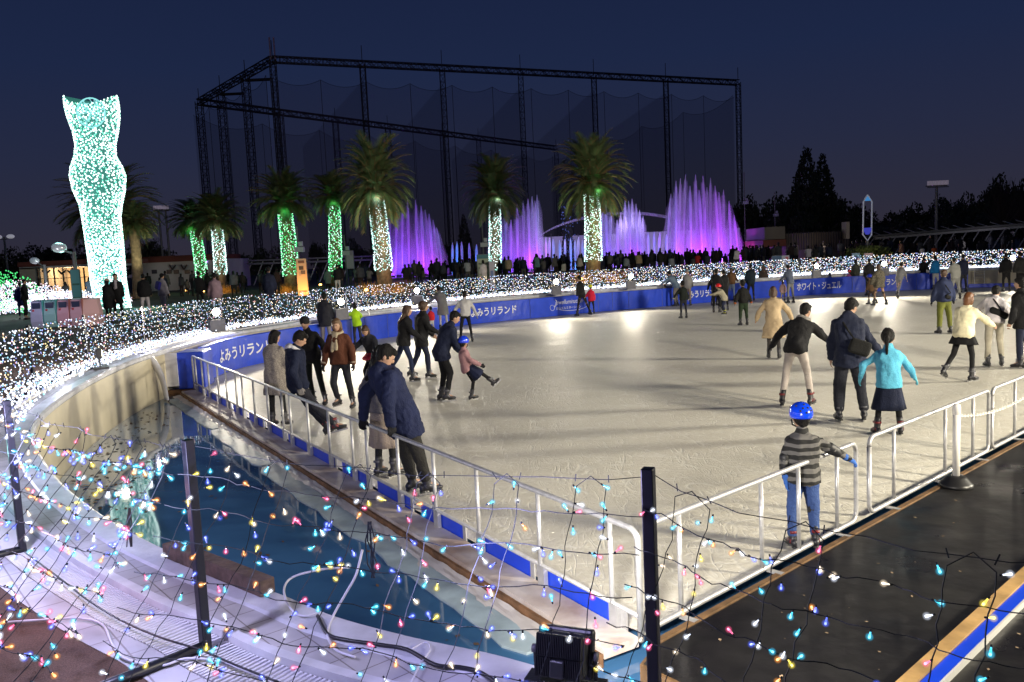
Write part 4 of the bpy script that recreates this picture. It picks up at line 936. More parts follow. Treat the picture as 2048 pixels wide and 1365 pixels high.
person(1946, 763, -60, 'girl in cream jacket and black skirt with brown hair and yellow ribbon skating right', 1.60, top=CREAM, skirt=(.010, .010, .011), skirt_len=.30, hair='bob', hairc=mat('hair_auburn', (.14, .055, .02), .5), thick=.035, hem=.06, fem=1, lean=14,
       head=(8, 0), arms=((12, 12, 40, 0), (46, 12, 58, 10)), legs=((-20, 4, -44, 3), (14, 4, -6, 3)), foot=(-24, 0), anchor=1)
person(2036, 738, 35, 'person in long black coat and dark jeans cut by the right edge', 1.74, top=BLK, pants=(.014, .016, .035), thick=.034, hem=.16, anchor=0, arms=((6, 12, 14, 4), (10, 16, 30, 4)), lean=6)
person(1548, 718, -18, 'blurry woman in long beige coat gliding away', 1.64, top=(.46, .35, .22), pants=(.05, .045, .045), hair='bob', hairc=HAIRB, hem=.42, flare=.07, thick=.03, fem=1, arms=((8, 28, 12, 22), (14, 30, 20, 26)), legs=((4, 3, 0, 2), (-4, 3, -10, 2)), pants_w=.85)
person(1594, 812, -32, 'man in black jacket and pale trousers bending forward with arms spread', 1.74, top=(.014, .012, .016), pants=(.46, .41, .38), thick=.024, hem=.04, lean=34, side=8, head=(14, -26), glove=BLK, pants_w=.92, anchor='mid', scarf=(.3, .28, .26),
       arms=((-2, 42, 8, 34), (20, 34, 26, 30)), legs=((-2, 10, -14, 6), (14, 10, -8, 8)), extra=M_red)
person(1702, 842, -14, 'big man in navy padded jacket with black shoulder bag beside the girl in light blue', 1.80, top=(.012, .017, .038), pants=(.012, .016, .030), thick=.045, hem=.14, lean=12, head=(34, -42), glove=None, pants_w=1.25, sleeve=.86,
       arms=((2, 9, 8, 2), (12, 22, 20, 34)), legs=((4, 6, -8, 3), (8, 8, -8, 6)), bag=((.10, -.22, .06), (.15, .06, .11), (.006, .006, .007)), hood=True)
person(1776, 868, -10, 'girl in light blue jacket and navy culottes with black ponytail', 1.42, top=(.10, .42, .62), pants=(.010, .014, .035), hair='tail', thick=.028, hem=.08, child=True, glove=(.12, .48, .62), curl=20, pants_w=.8, skirt=(.010, .014, .036), skirt_len=.56, sleeve=.85, lean=5, head=(2, -20),
       arms=((16, 42, 24, 6), (14, 30, 22, 30)), legs=((2, 9, -4, 6), (4, 9, -3, 6)), extra=M_red)
# boy with striped top and helmet on the near rail
sm = mat('striped_top', (.02, .02, .02), .85); n = sm.node_tree; wv = n.nodes.new('ShaderNodeTexWave'); wv.bands_direction = 'Z'; wv.inputs['Scale'].default_value = 4.2; wv.inputs['Distortion'].default_value = 3.2; wv.inputs['Detail Scale'].default_value = 1.2
tcn = n.nodes.new('ShaderNodeTexCoord'); rr_ = n.nodes.new('ShaderNodeValToRGB'); rr_.color_ramp.interpolation = 'CONSTANT'; rr_.color_ramp.elements[0].color = (.010, .010, .010, 1); rr_.color_ramp.elements[1].color = (.12, .115, .11, 1); rr_.color_ramp.elements[1].position = .5
n.links.new(tcn.outputs['Object'], wv.inputs['Vector']); n.links.new(wv.outputs[0], rr_.inputs[0]); n.links.new(rr_.outputs[0], n.nodes['Principled BSDF'].inputs['Base Color'])
person(1606, 1092, -6, 'boy in blue helmet and grey striped top holding the near rail', 1.22, topmat=sm, pants=(.045, .085, .24), child=True, helmet=(.005, .06, .85), hair='short', thick=.028, hem=.06, glove=(.05, .15, .50), curl=42, pads=True, lean=3, head=(2, 10),
       arms=((-14, 12, 6, -6), (26, 46, 20, 56)), sleeve=.85, legs=((2, 5, -5, 3), (4, 5, -5, 3)), pants_w=1.15, extra=M_red)
# --- visitors behind the light net (left)
def vis(x, D, Hh, yaw, lab, **kw):
    P = atY(x, 560, D); P.z = 0
    return person(0, 0, yaw, lab, Hh, pos=P, zoff=DZ, boots=False, **kw)
vis(212, 31, 1.58, -20, 'woman in black with round beige hat beside the glowing tower, nearer the camera', top=BLK, pants=BLK, hair='bob', hat=(.42, .28, .24), hem=.4, thick=.03)
vis(231, 31.4, 1.76, -160, 'young man in black coat over pale shirt next to the woman in beige hat', top=BLK, pants=BLK, hem=.3, thick=.02, scarf=(.4, .36, .4))
vis(286, 33, 1.70, 20, 'visitor in black jacket and white trousers right of the glowing tower', top=BLK, pants=(.45, .42, .45), thick=.03)
vis(323, 34, 1.68, -30, 'visitor in white top with blue backpack behind the light net', top=(.3, .28, .32), pants=(.3, .3, .33), thick=.025, bag=((0, -.2, .28), (.13, .07, .17), (.03, .03, .25)))
vis(46, 36, 1.72, -60, 'tall dark visitor standing beside the white lit hedge at far left', top=BLK, pants=BLK, thick=.025, hem=.1)
vis(38, 36.5, 1.6, 40, 'visitor in deep blue coat partly behind the tall dark visitor', top=(.02, .03, .16), pants=(.02, .03, .12), thick=.025, hem=.3)
vis(397, 38, 1.70, 10, 'dark visitor in black standing in front of the green lit palm', top=BLK, pants=BLK)
vis(429, 29, 1.62, 30, 'visitor in dusty pink sweater behind the small box floodlight', top=(.25, .17, .2), pants=(.3, .3, .34), thick=.02)
vis(537, 31, 1.74, 0, 'tall visitor in navy coat walking past left of the poster board', top=(.014, .018, .04), pants=(.016, .02, .04), hem=.3)
vis(675, 50, 1.74, -10, 'visitor in black jacket and bright white trousers by the second green palm', top=BLK, pants=(.55, .52, .5))
vis(656, 53, 1.6, 20, 'visitor in grey green coat standing beside the one in white trousers', top=(.12, .17, .14), pants=BLK, hem=.3)
vis(968, 48, 1.60, 30, 'visitor in white coat looking at the sign board by the middle palm', top=(.55, .5, .5), pants=(.4, .38, .38), hem=.3, hair='bob')
# ================================================================== CROWD (small, dark, behind the light net)
def crowd_proto(n_, H, kw, hair):
    f = Fig(H=H, **kw); mb = MB(); k = f.k
    torso(mb, f, ex=.03, hem=.12, bulge=.2); mb.ell(f.head, (.09, .10, .12)); mb.cap(f.neck, f.head, .06, .06)
    if hair: mb.cap(f.head+V((0, -.05, -.03)), f.neck+V((0, -.10, -.10)), .08, .05)
    for i in (0, 1):
        mb.cap(f.sh[i], f.el[i], .07, .06); mb.cap(f.el[i], f.wr[i], .055, .045); mb.cap(f.wr[i], f.wr[i]+f.hd[i]*.08, .04, .03)
        mb.cap(f.hip[i], f.kn[i], .095, .07); mb.cap(f.kn[i], f.an[i], .065, .05); mb.cap(f.an[i]+V((0, -.04, -.08)), f.an[i]+V((0, .12, -.09)), .045, .04)
    hz = f.head.z; pz = f.P.z-.12
    def cls(c):
        if c.z > hz-.16 and (c-f.head).length < .2: return 2 if (c.y < f.head.y+.04 or c.z > hz+.04) else 3
        if c.z < pz: return 1
        return 0
    return remesh(mb, 'spectator', .045, [fab(BLK), fab(BLK), HAIRM, SKIN], .02, 8, 1, n_, cls=cls)
PR = [crowd_proto(1, 1.70, dict(), False), crowd_proto(2, 1.58, dict(arms=((40, 10, 120, -20), (40, 10, 120, -20))), True), crowd_proto(3, 1.74, dict(arms=((20, 10, 80, 0), (8, 8, 16, 5)), head=(0, 30)), False),
      crowd_proto(4, 1.62, dict(side=4, legs=((0, 3, -3, 2), (6, 6, -8, 4))), True), crowd_proto(5, 1.25, dict(child=True), True), crowd_proto(6, 1.78, dict(head=(0, -35), lean=6), False)]
rc = random.Random(21)
def spectator(P, coat, pants, lab, grp, pi=None):
    me = PR[rc.randrange(6) if pi is None else pi]; o = bpy.data.objects.new('spectator', me); col.objects.link(o)
    o.location = (P.x, P.y, DZ); o.rotation_euler = (0, 0, rc.gauss(0, .6)); s_ = rc.uniform(.88, 1.08); o.scale = (s_, s_, s_)
    for i, c in ((0, coat), (1, pants)):
        o.material_slots[i].link = 'OBJECT'; o.material_slots[i].material = fab(c)
    tag(o, lab, 'person', grp)
DK = [(.09, .085, .08), (.05, .055, .07), (.010, .010, .012), (.02, .02, .03), (.03, .02, .02), (.015, .02, .035), (.04, .04, .045), (.03, .03, .02)]
n_c = 0
for i in range(150):
    x = 832+(1545-832)*(i/149)+rc.gauss(0, 7); row = i % 3
    D_ = 62+row*2.2+rc.uniform(-.7, .7)+max(0, (x-1300)*.012)
    P = atY(x, 530, D_)
    if abs(x-1183) < 16 or abs(x-987) < 12: continue
    spectator(P, rc.choice(DK), rc.choice(DK), 'dark clothed spectator in the dense crowd lined up before the fountains', 'spectators watching the fountains')
for x, c, lab in [(1128, (.45, .42, .36), 'spectator in white jacket left of the palm with green lights'), (1158, (.38, .33, .28), 'spectator in pale beige coat just left of the palm with green lights'), (1075, (.22, .4, .38), 'spectator in mint top before the second fountain'),
                  (935, (.3, .3, .32), 'spectator in grey coat between the first fountain and the blue jets'), (1252, (.2, .22, .24), 'spectator in grey jacket just right of the green palm'), (1277, (.30, .22, .13), 'spectator in tan coat between two fountains'),
                  (1343, (.25, .25, .27), 'spectator in light grey coat at the left foot of the largest fountain'), (1475, (.55, .5, .5), 'spectator in white top at the right foot of the largest fountain'), (1395, (.35, .02, .02), 'spectator in red coat before the largest fountain'), (1017, (.26, .2, .14), 'spectator in brown skirt left of the lit middle palm')]:
    spectator(atY(x, 530, 59.5), c, rc.choice(DK), lab, 'spectators watching the fountains')
for i in range(48):
    x = rc.uniform(290, 830); P = atY(x, 545, rc.uniform(52, 74))
    spectator(P, rc.choice(DK+[(.12, .12, .13)]), rc.choice(DK), 'dark visitor strolling on the lawn behind the left palms', 'visitors on the lawn by the palms')
for i in range(60):
    x = rc.uniform(1548, 2046); P = atY(x, 510, rc.uniform(60, 72))
    spectator(P, rc.choice(DK+[(.10, .09, .09)]), rc.choice(DK), 'dark visitor queuing in front of the dim shed at right', 'visitors at the right behind the light net')
for x, c, lab in [(1617, (.3, .28, .3), 'visitor in pale jacket before the curved grey building'), (1845, (.5, .48, .5), 'visitor in white shirt near the tall lamp mast'), (1803, (.16, .08, .06), 'visitor in brown coat near the hourglass sign'), (1868, (.3, .06, .02), 'visitor in orange top under the tall lamp mast')]:
    spectator(atY(x, 510, 58), c, rc.choice(DK), lab, 'visitors at the right behind the light net')
for x, c, lab in [(100, (.03, .02, .02), 'small dark visitor before the lit eatery, left one'), (130, (.04, .04, .04), 'small dark visitor standing on the bright lawn lights'), (88, (.05, .03, .03), 'visitor waiting between the two mirror lamps'), (178, (.1, .15, .2), 'visitor in blue grey just left of the glowing tower')]:
    spectator(atY(x, 560, 52), c, rc.choice(DK), lab, 'visitors before the lit eatery')
# ================================================================== PALMS
M_leaf = mat('palm_leaf', (.085, .125, .045), .6, var=.5, vscale=1.2); M_leafd = mat('palm_dry', (.20, .12, .05), .7, var=.4, vscale=2)
M_trunk = mat('palm_trunk', (.20, .13, .08), .9, bump=1, bscale=9, var=.5, vscale=4)
def crown_mesh(seed, nf=140):
    r = random.Random(seed); q = MB()
    for i in range(nf):
        u = i/nf; az = i*2.39996+r.uniform(-.2, .2)
        el = math.radians(88-u*108+r.uniform(-9, 9)); L = (2.75+.6*math.sin(math.pi*min(1, u+.2)))*r.uniform(.85, 1.08); n_ = 11
        p = V((.16*math.cos(az), .16*math.sin(az), -.1-.25*u)); pts = [p]; e = el
        bend = math.radians(r.uniform(6, 9.5)*(1.0 if u < .4 else .9)); tw = r.uniform(-.02, .02)
        for k in range(n_):
            d = V((math.cos(e)*math.cos(az), math.cos(e)*math.sin(az), math.sin(e))); p = p+d*(L/n_); pts.append(p); e = max(e-bend*(.5+k/n_), math.radians(-82)); az += tw
        q.tube(pts, [.035*(1-j/len(pts))+.006 for j in range(len(pts))], 3, 1, False)
        for k in range(34):
            t_ = .10+.90*k/34; fi = t_*n_; j = min(int(fi), n_-1); c = pts[j].lerp(pts[j+1], fi-j); ax = (pts[j+1]-pts[j]).normalized()
            sd = ax.cross(V((0, 0, 1))); sd = sd.normalized() if sd.length > .05 else V((-math.sin(az), math.cos(az), 0))
            upv = sd.cross(ax)
            ll = .72*math.sin(math.pi*(.12+.8*t_))**.6*r.uniform(.8, 1.1)
            for s_ in (-1, 1):
                dd = (ax*.75+sd*(s_*.8)+upv*.30+V((0, 0, -.15))).normalized(); tip = c+dd*ll+V((0, 0, -.10*ll)); wv_ = ax*.046
                q.add([c-wv_, c+wv_, tip+wv_*.3], [(0, 1, 2)], 1 if (r.random() < .06+.3*(u > .85)) else 0)
    return q.mesh('crown', [M_leaf, M_leafd])
CROWNS = [crown_mesh(5), crown_mesh(9), crown_mesh(14)]
OCT = [V((1, 0, 0)), V((-1, 0, 0)), V((0, 1, 0)), V((0, -1, 0)), V((0, 0, 1)), V((0, 0, -1))]
OF = [(0, 2, 4), (2, 1, 4), (1, 3, 4), (3, 0, 4), (2, 0, 5), (1, 2, 5), (3, 1, 5), (0, 3, 5)]
def octa(q, c, r, mi=0): q.add([c+p*r for p in OCT], OF, mi)
E_GREEN = [emit('led_green', (.10, 1, .30), 1.6), emit('led_green_white', (.55, 1, .75), 2.4)]
E_WHITE = [emit('led_white', (.85, 1, 1), 2.6), emit('led_mint', (.45, 1, .85), 1.6)]
def palm(xb, xt, yt, D, halfw, r, lights, lab, var=0, lit=1.0, y0=None, glow=None, cz=1.0, nl=260, bare=.22):
    B = atY(xb, 540, D); B.z = DZ; T = atY(xt, yt, D)
    o = empty('palm_tree', B, random.uniform(0, 6), lab, 'palm tree', 'palm trees on the lawn'); o.rotation_euler = (0, 0, 0)
    t0 = V((0, 0, -.05)); t1 = T-B; q = MB(); pts = []; rs = []
    n_ = 22
    for k in range(n_+1):
        u = k/n_; pts.append(t0.lerp(t1, u)+V((.06*math.sin(u*3), 0, 0))); rs.append(r*(1.18-.25*u+(.05 if k % 2 else 0)))
    pts.append(t1+V((0, 0, .5))); rs.append(r*1.15); pts.append(t1+V((0, 0, .95))); rs.append(r*.7)
    q.tube(pts, rs, 14); q.build('trunk', M_trunk, o, True)
    # old leaf bases under the crown
    q = MB(); rr = random.Random(xb)
    for k in range(34):
        a = k*2.4; z = t1.z-.1+1.1*(k/34); c = t1+V((0, 0, z-t1.z)); d = V((math.cos(a), math.sin(a), 0))
        q.tube([c+d*r*.6, c+d*(r*1.1)+V((0, 0, .35)), c+d*(r*1.5)+V((0, 0, .8))], [.07, .05, .03], 4)
    q.build('leaf_bases', mat('palm_fibre', (.22, .12, .06), .85, var=.4, vscale=6), o)
    cr_ = bpy.data.objects.new('crown', CROWNS[var]); col.objects.link(cr_); cr_.parent = o; sc_ = halfw/2.75; cz *= 1.18
    cr_.location = t1+V((0, 0, .95)); cr_.scale = (sc_, sc_, sc_*cz); cr_.rotation_euler = (0, 0, xb*.7)
    if lights:
        q = MB(); rr = random.Random(xb+1); rl = max(.032, D*.00068)
        nl = int(nl*2.6)
        for k in range(nl):
            u = bare+(1-bare)*k/nl; a = k*2.39996+rr.uniform(-.5, .5); c = t0.lerp(t1, u); rad = r*(1.18-.25*u)+.11
            octa(q, c+V((.06*math.sin(u*3)+rad*math.cos(a), rad*math.sin(a), rr.uniform(-.04, .04))), rl, 0 if rr.random() < .55 else 1)
        q.build('string_lights', lights, o)['kind'] = 'stuff'
        cw = MB(); pts = [t0.lerp(t1, bare+(1-bare)*k/160)+V((.06*math.sin((bare+(1-bare)*k/160)*3)+(r*1.14+.02)*math.cos(k*.9), (r*1.14+.02)*math.sin(k*.9), 0)) for k in range(161)]
        cw.tube(pts, .012, 3); cw.build('light_cord', mat('cord_dark', (.02, .03, .025), .6), o)
        if glow:
            for u in (.35, .62, .84):
                c = t0.lerp(t1, u); lamp('POINT', B+c+V((0, -1.1, 0)), 20*lit, glow, .3, name='string_light_glow')
            lamp('POINT', B+t1+V((.3, -1.6, .2)), 35*lit, glow, .3, name='string_light_glow')
    return o, B, t1
GRN = (.12, 1, .3); WHT = (.65, 1, .9)
PALMS = [
 (768, 752, 402, 50, 2.15, .40, E_WHITE, 'tallest palm with white wrapped trunk and orange lit foot, left of the first fountain', 0, 1, WHT, 1.25, 300, .24),
 (1185, 1183, 390, 52, 2.3, .40, [E_GREEN[1], E_WHITE[0]], 'tall palm with green and white lights left of the third fountain', 1, 1, (.3, 1, .35), 1.15, 320, .24),
 (988, 989, 405, 68, 2.45, .38, E_WHITE, 'palm with white lights between the first two fountains', 2, 1, WHT, 1.1, 260, .12),
 (581, 570, 428, 58, 2.1, .42, E_GREEN, 'palm with bright green trunk beside the poster board', 1, 1, GRN, .95, 260, .22),
 (668, 668, 412, 70, 2.1, .40, E_GREEN, 'palm with green trunk standing behind the tallest palm', 2, 1, GRN, .85, 240, .12),
 (404, 390, 462, 72, 2.3, .36, E_GREEN, 'leftmost palm with green lights, leaning beside a white lit one', 0, .8, GRN, .75, 200, .12),
 (439, 434, 460, 66, 2.2, .36, E_WHITE, 'shorter palm with white lights right of the leaning green one', 1, .8, WHT, .9, 200, .30),
 (272, 268, 470, 60, 1.7, .34, None, 'palm with plain orange lit trunk right of the glowing tower', 2, 1, None, .8, 0, 0),
 (222, 222, 440, 66, 3.6, .40, None, 'large dark palm hidden behind the glowing tower', 0, 1, None, .9, 0, 0)]
ORG = (1, .42, .08)
for (xb, xt, yt, D, hw, r, L, lab, var, lit, glow, cz, nl, bare) in PALMS:
    o, B, t1 = palm(xb, xt, yt, D, hw, r, L, lab, var, lit, None, glow, cz, nl, bare)
    if xb != 222:
        e_ = {768: 900, 1185: 700, 272: 600, 439: 300, 581: 250}.get(xb, 120)
        lamp('SPOT', B+V((-.9, -1.5, .15)), e_*.6, ORG, .1, B+V((0, 0, .5)), 80, .9, 'uplight_lamp')
        lamp('SPOT', B+V((1.6, -2.6, .2)), e_*1.8, (.9, 1, .6), .1, B+t1+V((0, 0, 1.5)), 60, .7, 'uplight_lamp')
        u_ = empty('ground_uplight', B+V((-.9, -1.5, 0)), 0, 'orange uplight at the foot of the '+' '.join(lab.split(',')[0].split()[:9]), 'uplight', 'orange uplights at the palm feet')
        q = MB(); q.tube([(0, 0, 0), (0, 0, .16)], .11, 10); q.build('housing', M_dark, u_)
        q = MB(); q.ell((0, 0, .2), (.12, .12, .10), None, 10, 6); q.build('lens', emit('uplight_lens', (1, .5, .12), 9), u_)
# grassy tufts lit orange at palm feet
def tuft(P, n_, rad, h, lab):
    q = MB(); r = random.Random(int(P.x*100))
    for k in range(n_):
        a = r.uniform(0, 6.3); d = rad*math.sqrt(r.random()); b_ = V((d*math.cos(a), d*.5*math.sin(a), 0)); l = V((r.gauss(0, .35), r.gauss(0, .3), 1)).normalized()*h*r.uniform(.5, 1.1)
        w_ = V((.02, 0, 0)); q.add([b_-w_, b_+w_, b_+l], [(0, 1, 2)])
    o = q.build('ornamental_grass', mat('grass_tuft', (.16, .12, .04), .8, var=.4, vscale=3)); o.location = (P.x, P.y, DZ); tag(o, lab, 'grass tuft')
for x, D, lab in ((745, 49, 'dry grass tuft left of the tallest palm foot'), (795, 49, 'dry grass tuft right of the tallest palm foot'), (575, 57, 'dry grass tuft below the poster board palm'), (1165, 51, 'dry grass tuft left of the green and white palm foot'), (1222, 51, 'dry grass tuft right of the green and white palm foot'), (452, 65, 'dry grass tuft beside the short white palm')):
    P = atY(x, 560, D); tuft(P, 260, 1.0, .75, lab); lamp('POINT', V((P.x, P.y-1.0, DZ+.25)), 45, ORG, .1, name='uplight_lamp')
# ================================================================== GLOWING TOWER
TD = 44; prof = [(195, 131, 232), (215, 133, 235), (235, 138, 236), (265, 149, 233), (290, 154, 228), (312, 152, 229), (335, 145, 242), (352, 143, 248), (380, 149, 247), (410, 162, 241), (435, 167, 238), (480, 174, 243), (530, 181, 247), (560, 184, 249), (600, 192, 256), (622, 197, 261)]
TB = atY(228, 620, TD); TB.z = DZ
to = empty('light_tower', TB, 0, 'tall waisted tower with two pointed corners covered in mint and white lights', 'light tower')
def tring(y, xl, xr, n_=28):
    a = atY(xl, y, TD)-TB; b_ = atY(xr, y, TD)-TB; c = (a+b_)/2; rx = (b_-a).length/2; ring_ = []
    dx = (b_-a).normalized()
    for j in range(n_):
        t_ = 2*math.pi*j/n_; p = c+dx*(rx*math.cos(t_))+V((0, 1, 0))*(rx*.62*math.sin(t_))
        if y < 230: p.z += (abs(math.cos(t_))**2-.9)*.55*max(0, (230-y)/35)
        ring_.append(p)
    return ring_
RG = [tring(*p) for p in prof]
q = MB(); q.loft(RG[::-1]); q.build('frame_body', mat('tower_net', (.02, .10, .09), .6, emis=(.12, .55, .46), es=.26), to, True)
ET = [emit('tower_led_white', (.8, 1, .95), 3.2), emit('tower_led_mint', (.25, .95, .70), 1.5), emit('tower_led_cyan', (.2, .85, .95), 1.5)]
q = MB(); r = random.Random(4)
for i in range(len(RG)-1):
    H_ = (RG[i][0]-RG[i+1][0]).length
    rows = max(2, int(H_/.105)); low = i > 10
    for k in range(rows):
        u0_ = k/rows
        for j in range(28):
            for s_ in range(3 if not low else 5):
                u = u0_+r.random()/rows; t_ = (j+r.random())/28; jj = int(t_*28) % 28; f_ = t_*28-int(t_*28)
                p = RG[i][jj].lerp(RG[i][(jj+1) % 28], f_).lerp(RG[i+1][jj].lerp(RG[i+1][(jj+1) % 28], f_), u)
                if p.y > .3 and abs(jj % 14) > 1: continue
                if r.random() < .10: continue
                c_ = RG[i][0].lerp(RG[i][14], .5); nn = V((p.x-c_.x, p.y, 0)).normalized()*.05
                octa(q, p+nn, .043, 0 if r.random() < .62 else (1 if r.random() < .6 or low is False else 2))
# outline strings
for i in range(len(RG)-1):
    for jj in (0, 14):
        n_ = max(2, int((RG[i][jj]-RG[i+1][jj]).length/.15))
        for k in range(n_): octa(q, RG[i][jj].lerp(RG[i+1][jj], k/n_)+V((.06 if jj == 0 else -.06, -.05, 0)), .055, 0)
o = q.build('string_lights', ET, to); o['kind'] = 'stuff'
q = MB(); c = atY(182, 226, TD-1.15)-TB; R_ = .72
q.tube([c+V((R_*math.cos(a), 0, R_*math.sin(a)*1.02)) for a in [j*math.pi/14 for j in range(29)]], .035, 5, 0)
for a in range(6): q.tube([c, c+V((R_*math.cos(a*1.047), 0, R_*math.sin(a*1.047)))], .02, 4, 0)
for k in range(170):
    a = r.uniform(0, 6.3); d = R_*math.sqrt(r.random()); octa(q, c+V((d*math.cos(a), -.04, d*math.sin(a))), .035, 0)
q.build('round_ornament', emit('ornament_cyan', (.35, .95, .95), 1.0), to)
for z, e_ in ((1.5, 160), (4.5, 160), (8, 160), (10.5, 120)): lamp('POINT', TB+V((-.2-z*.13, -3.2, z)), e_, (.4, 1, .85), .6, name='tower_glow')
lamp('POINT', TB+V((2.6, -1.5, 1.2)), 120, (.2, 1, .6), .5, name='tower_glow')
# ================================================================== FOUNTAINS
def water_mat(key, rgb, alpha):
    m = bpy.data.materials.new(key); m.use_nodes = True; n = m.node_tree; n.nodes.clear(); o = n.nodes.new('ShaderNodeOutputMaterial')
    tr = n.nodes.new('ShaderNodeBsdfTransparent'); tl = n.nodes.new('ShaderNodeBsdfTranslucent'); df = n.nodes.new('ShaderNodeBsdfDiffuse'); a = n.nodes.new('ShaderNodeMixShader'); b_ = n.nodes.new('ShaderNodeMixShader')
    for s_ in (tl, df): s_.inputs[0].default_value = (*rgb, 1)
    n.links.new(tl.outputs[0], a.inputs[1]); n.links.new(df.outputs[0], a.inputs[2])
    t_ = n.nodes.new('ShaderNodeTexCoord'); mp = n.nodes.new('ShaderNodeMapping'); mp.inputs['Scale'].default_value = (6, 6, .35); nz = n.nodes.new('ShaderNodeTexNoise'); nz.inputs['Scale'].default_value = 1.6; nz.inputs['Detail'].default_value = 5
    n.links.new(t_.outputs['Object'], mp.inputs[0]); n.links.new(mp.outputs[0], nz.inputs['Vector'])
    rp_ = n.nodes.new('ShaderNodeMapRange'); rp_.inputs[1].default_value = .3; rp_.inputs[2].default_value = .7; rp_.inputs[3].default_value = alpha*.25; rp_.inputs[4].default_value = alpha
    n.links.new(nz.outputs[0], rp_.inputs[0]); n.links.new(rp_.outputs[0], b_.inputs[0]); n.links.new(tr.outputs[0], b_.inputs[1]); n.links.new(a.outputs[0], b_.inputs[2]); n.links.new(b_.outputs[0], o.inputs[0])
    return m
W_JET = water_mat('jet_water', (.9, .9, .95), .85); W_MIST = water_mat('jet_mist', (.9, .9, .95), .095); W_ARC = water_mat('arc_water', (.9, .9, .95), .32)
FD = 84
def fountain(tops, lab, cols, xr, mist=1.0, D=FD, jr=.13, en=1.0):
    xb = (xr[0]+xr[1])/2; B = atY(xb, 530, D); B.z = DZ
    o = empty('fountain', B, 0, lab, 'fountain'); r = random.Random(int(xb))
    for i, (xt, yt, xq) in enumerate(tops):
        T = atY(xt, yt, D+r.uniform(-2, 2))-B; Q = atY(xq, 530, D)-B; Q.z = 0; Q.y = T.y
        q = MB(); pts = []; rs = []
        for k in range(15):
            u = k/14; pts.append(V((Q.x+(T.x-Q.x)*u, T.y, T.z*u))); rs.append(jr*(.35+1.1*u)*(1 if u < .75 else max(.05, (1-u)/.25)**.6))
        q.tube(pts, rs, 8); q.build('jet', W_JET, o, True)
        if mist:
            q = MB()
            for j in range(4):
                pts2 = [p+V((r.uniform(-.2, .2), r.uniform(-.3, .3), 0)) for p in (pts[1], pts[6], pts[11], pts[13])]
                q.tube(pts2, [jr*4.6*r.uniform(.7, 1.2), jr*4.2, jr*2.2*r.uniform(.7, 1.2), jr*.4], 9)
            q.build('spray', W_MIST, o, True)
    x0 = atY(xr[0], 530, D).x; x1 = atY(xr[1], 530, D).x; n_ = len(cols)
    for i, (c_, e_) in enumerate(cols):
        x = x0+(x1-x0)*(i+.5)/n_
        lamp('SPOT', (x, D-4.0, DZ+.2), e_*en*.16, c_, .2, (x, D, DZ+5.0), 95, .9, 'fountain_lamp')
        lamp('POINT', (x, D-.6, DZ+.5), e_*.025*en, c_, .2, name='fountain_lamp')
    q = MB(); q.box(((x0+x1)/2-B.x, 0, .12), ((x1-x0)/2+.4, 2.6, .12)); q.build('basin', mat('basin_stone', (.2, .2, .22), .7), o)
    return o
PUR = (.36, .06, 1); MAG = (.58, .04, .95); VIO = (.18, .06, 1); BLU = (.02, .22, 1)
def T_(L, x0, x1, s=.5): return [(x, y, x0+(x-x0)*1.0+(((x0+x1)/2)-x)*-.0) for x, y in L]
C1 = [(772, 440), (780, 417), (793, 406), (804, 403), (815, 401), (831, 400), (842, 412), (850, 420), (858, 428), (866, 440), (873, 455)]
C2 = [(985, 452), (1000, 430), (1012, 415), (1022, 440), (1034, 410), (1046, 402), (1056, 398), (1064, 393), (1074, 390), (1070, 402)]
C3 = [(1204, 412), (1211, 410), (1222, 415), (1234, 440), (1241, 425), (1250, 400), (1257, 402), (1264, 398), (1272, 408), (1279, 420), (1286, 432)]
C4 = [(1342, 388), (1352, 362), (1361, 357), (1371, 350), (1391, 350), (1406, 352), (1421, 356), (1430, 372), (1438, 385), (1447, 380), (1458, 402), (1468, 430), (1398, 380), (1414, 375), (1380, 372), (1348, 410)]
fountain([(x, y, x+(x-815)*.15+4) for x, y in C1], 'purple fountain of tall jets right of the tallest palm', [(PUR, 5200), (VIO, 6500), (PUR, 5200), (MAG, 6500)], (770, 884))
fountain([(x, y, x+(x-1030)*.1) for x, y in C2], 'purple fountain right of the middle palm, pink at its right foot', [(PUR, 3500), (VIO, 3500), (PUR, 4500), (MAG, 6500)], (976, 1084))
fountain([(x, y, x) for x, y in C3], 'thinner violet fountain right of the green and white palm', [(VIO, 4500), (PUR, 4500), (MAG, 4500)], (1203, 1292), .6)
fountain([(x, y, x+(x-1395)*.12) for x, y in C4], 'largest and brightest purple fountain at the right', [(PUR, 7000), (MAG, 7000), (PUR, 7500), (VIO, 6000), (MAG, 9000)], (1338, 1486))
BJ = [905, 914, 923, 938, 953], [1092, 1099, 1106, 1119, 1130, 1141, 1150, 1157, 1165, 1172], [1296, 1308, 1320, 1333]
for xs, lab, y in ((BJ[0], 'row of five short blue jets left of the middle palm', 486), (BJ[1], 'row of short blue jets left of the green and white palm', 477), (BJ[2], 'row of short blue jets between the two right fountains', 466)):
    fountain([(x, y+random.uniform(-3, 4), x) for x in xs], lab, [(BLU, 3600), (BLU, 3600)], (xs[0]-4, xs[-1]+4), 0, 82, .12)
q = MB(); pts = [atY(x, y, 87) for x, y in ((1082, 470), (1110, 455), (1150, 441), (1200, 430), (1240, 427), (1290, 428), (1330, 434), (1380, 445), (1420, 456), (1460, 470))]
pts = catmull(pts, 4); b0 = pts[0].copy(); q.tube([p-b0 for p in pts], [.06+.10*min(1, k/10) for k in range(len(pts))], 6); o = q.build('water_arc', W_ARC); o.location = b0
tag(o, 'long low arching water jet passing behind the palm with green and white lights', 'water jet')
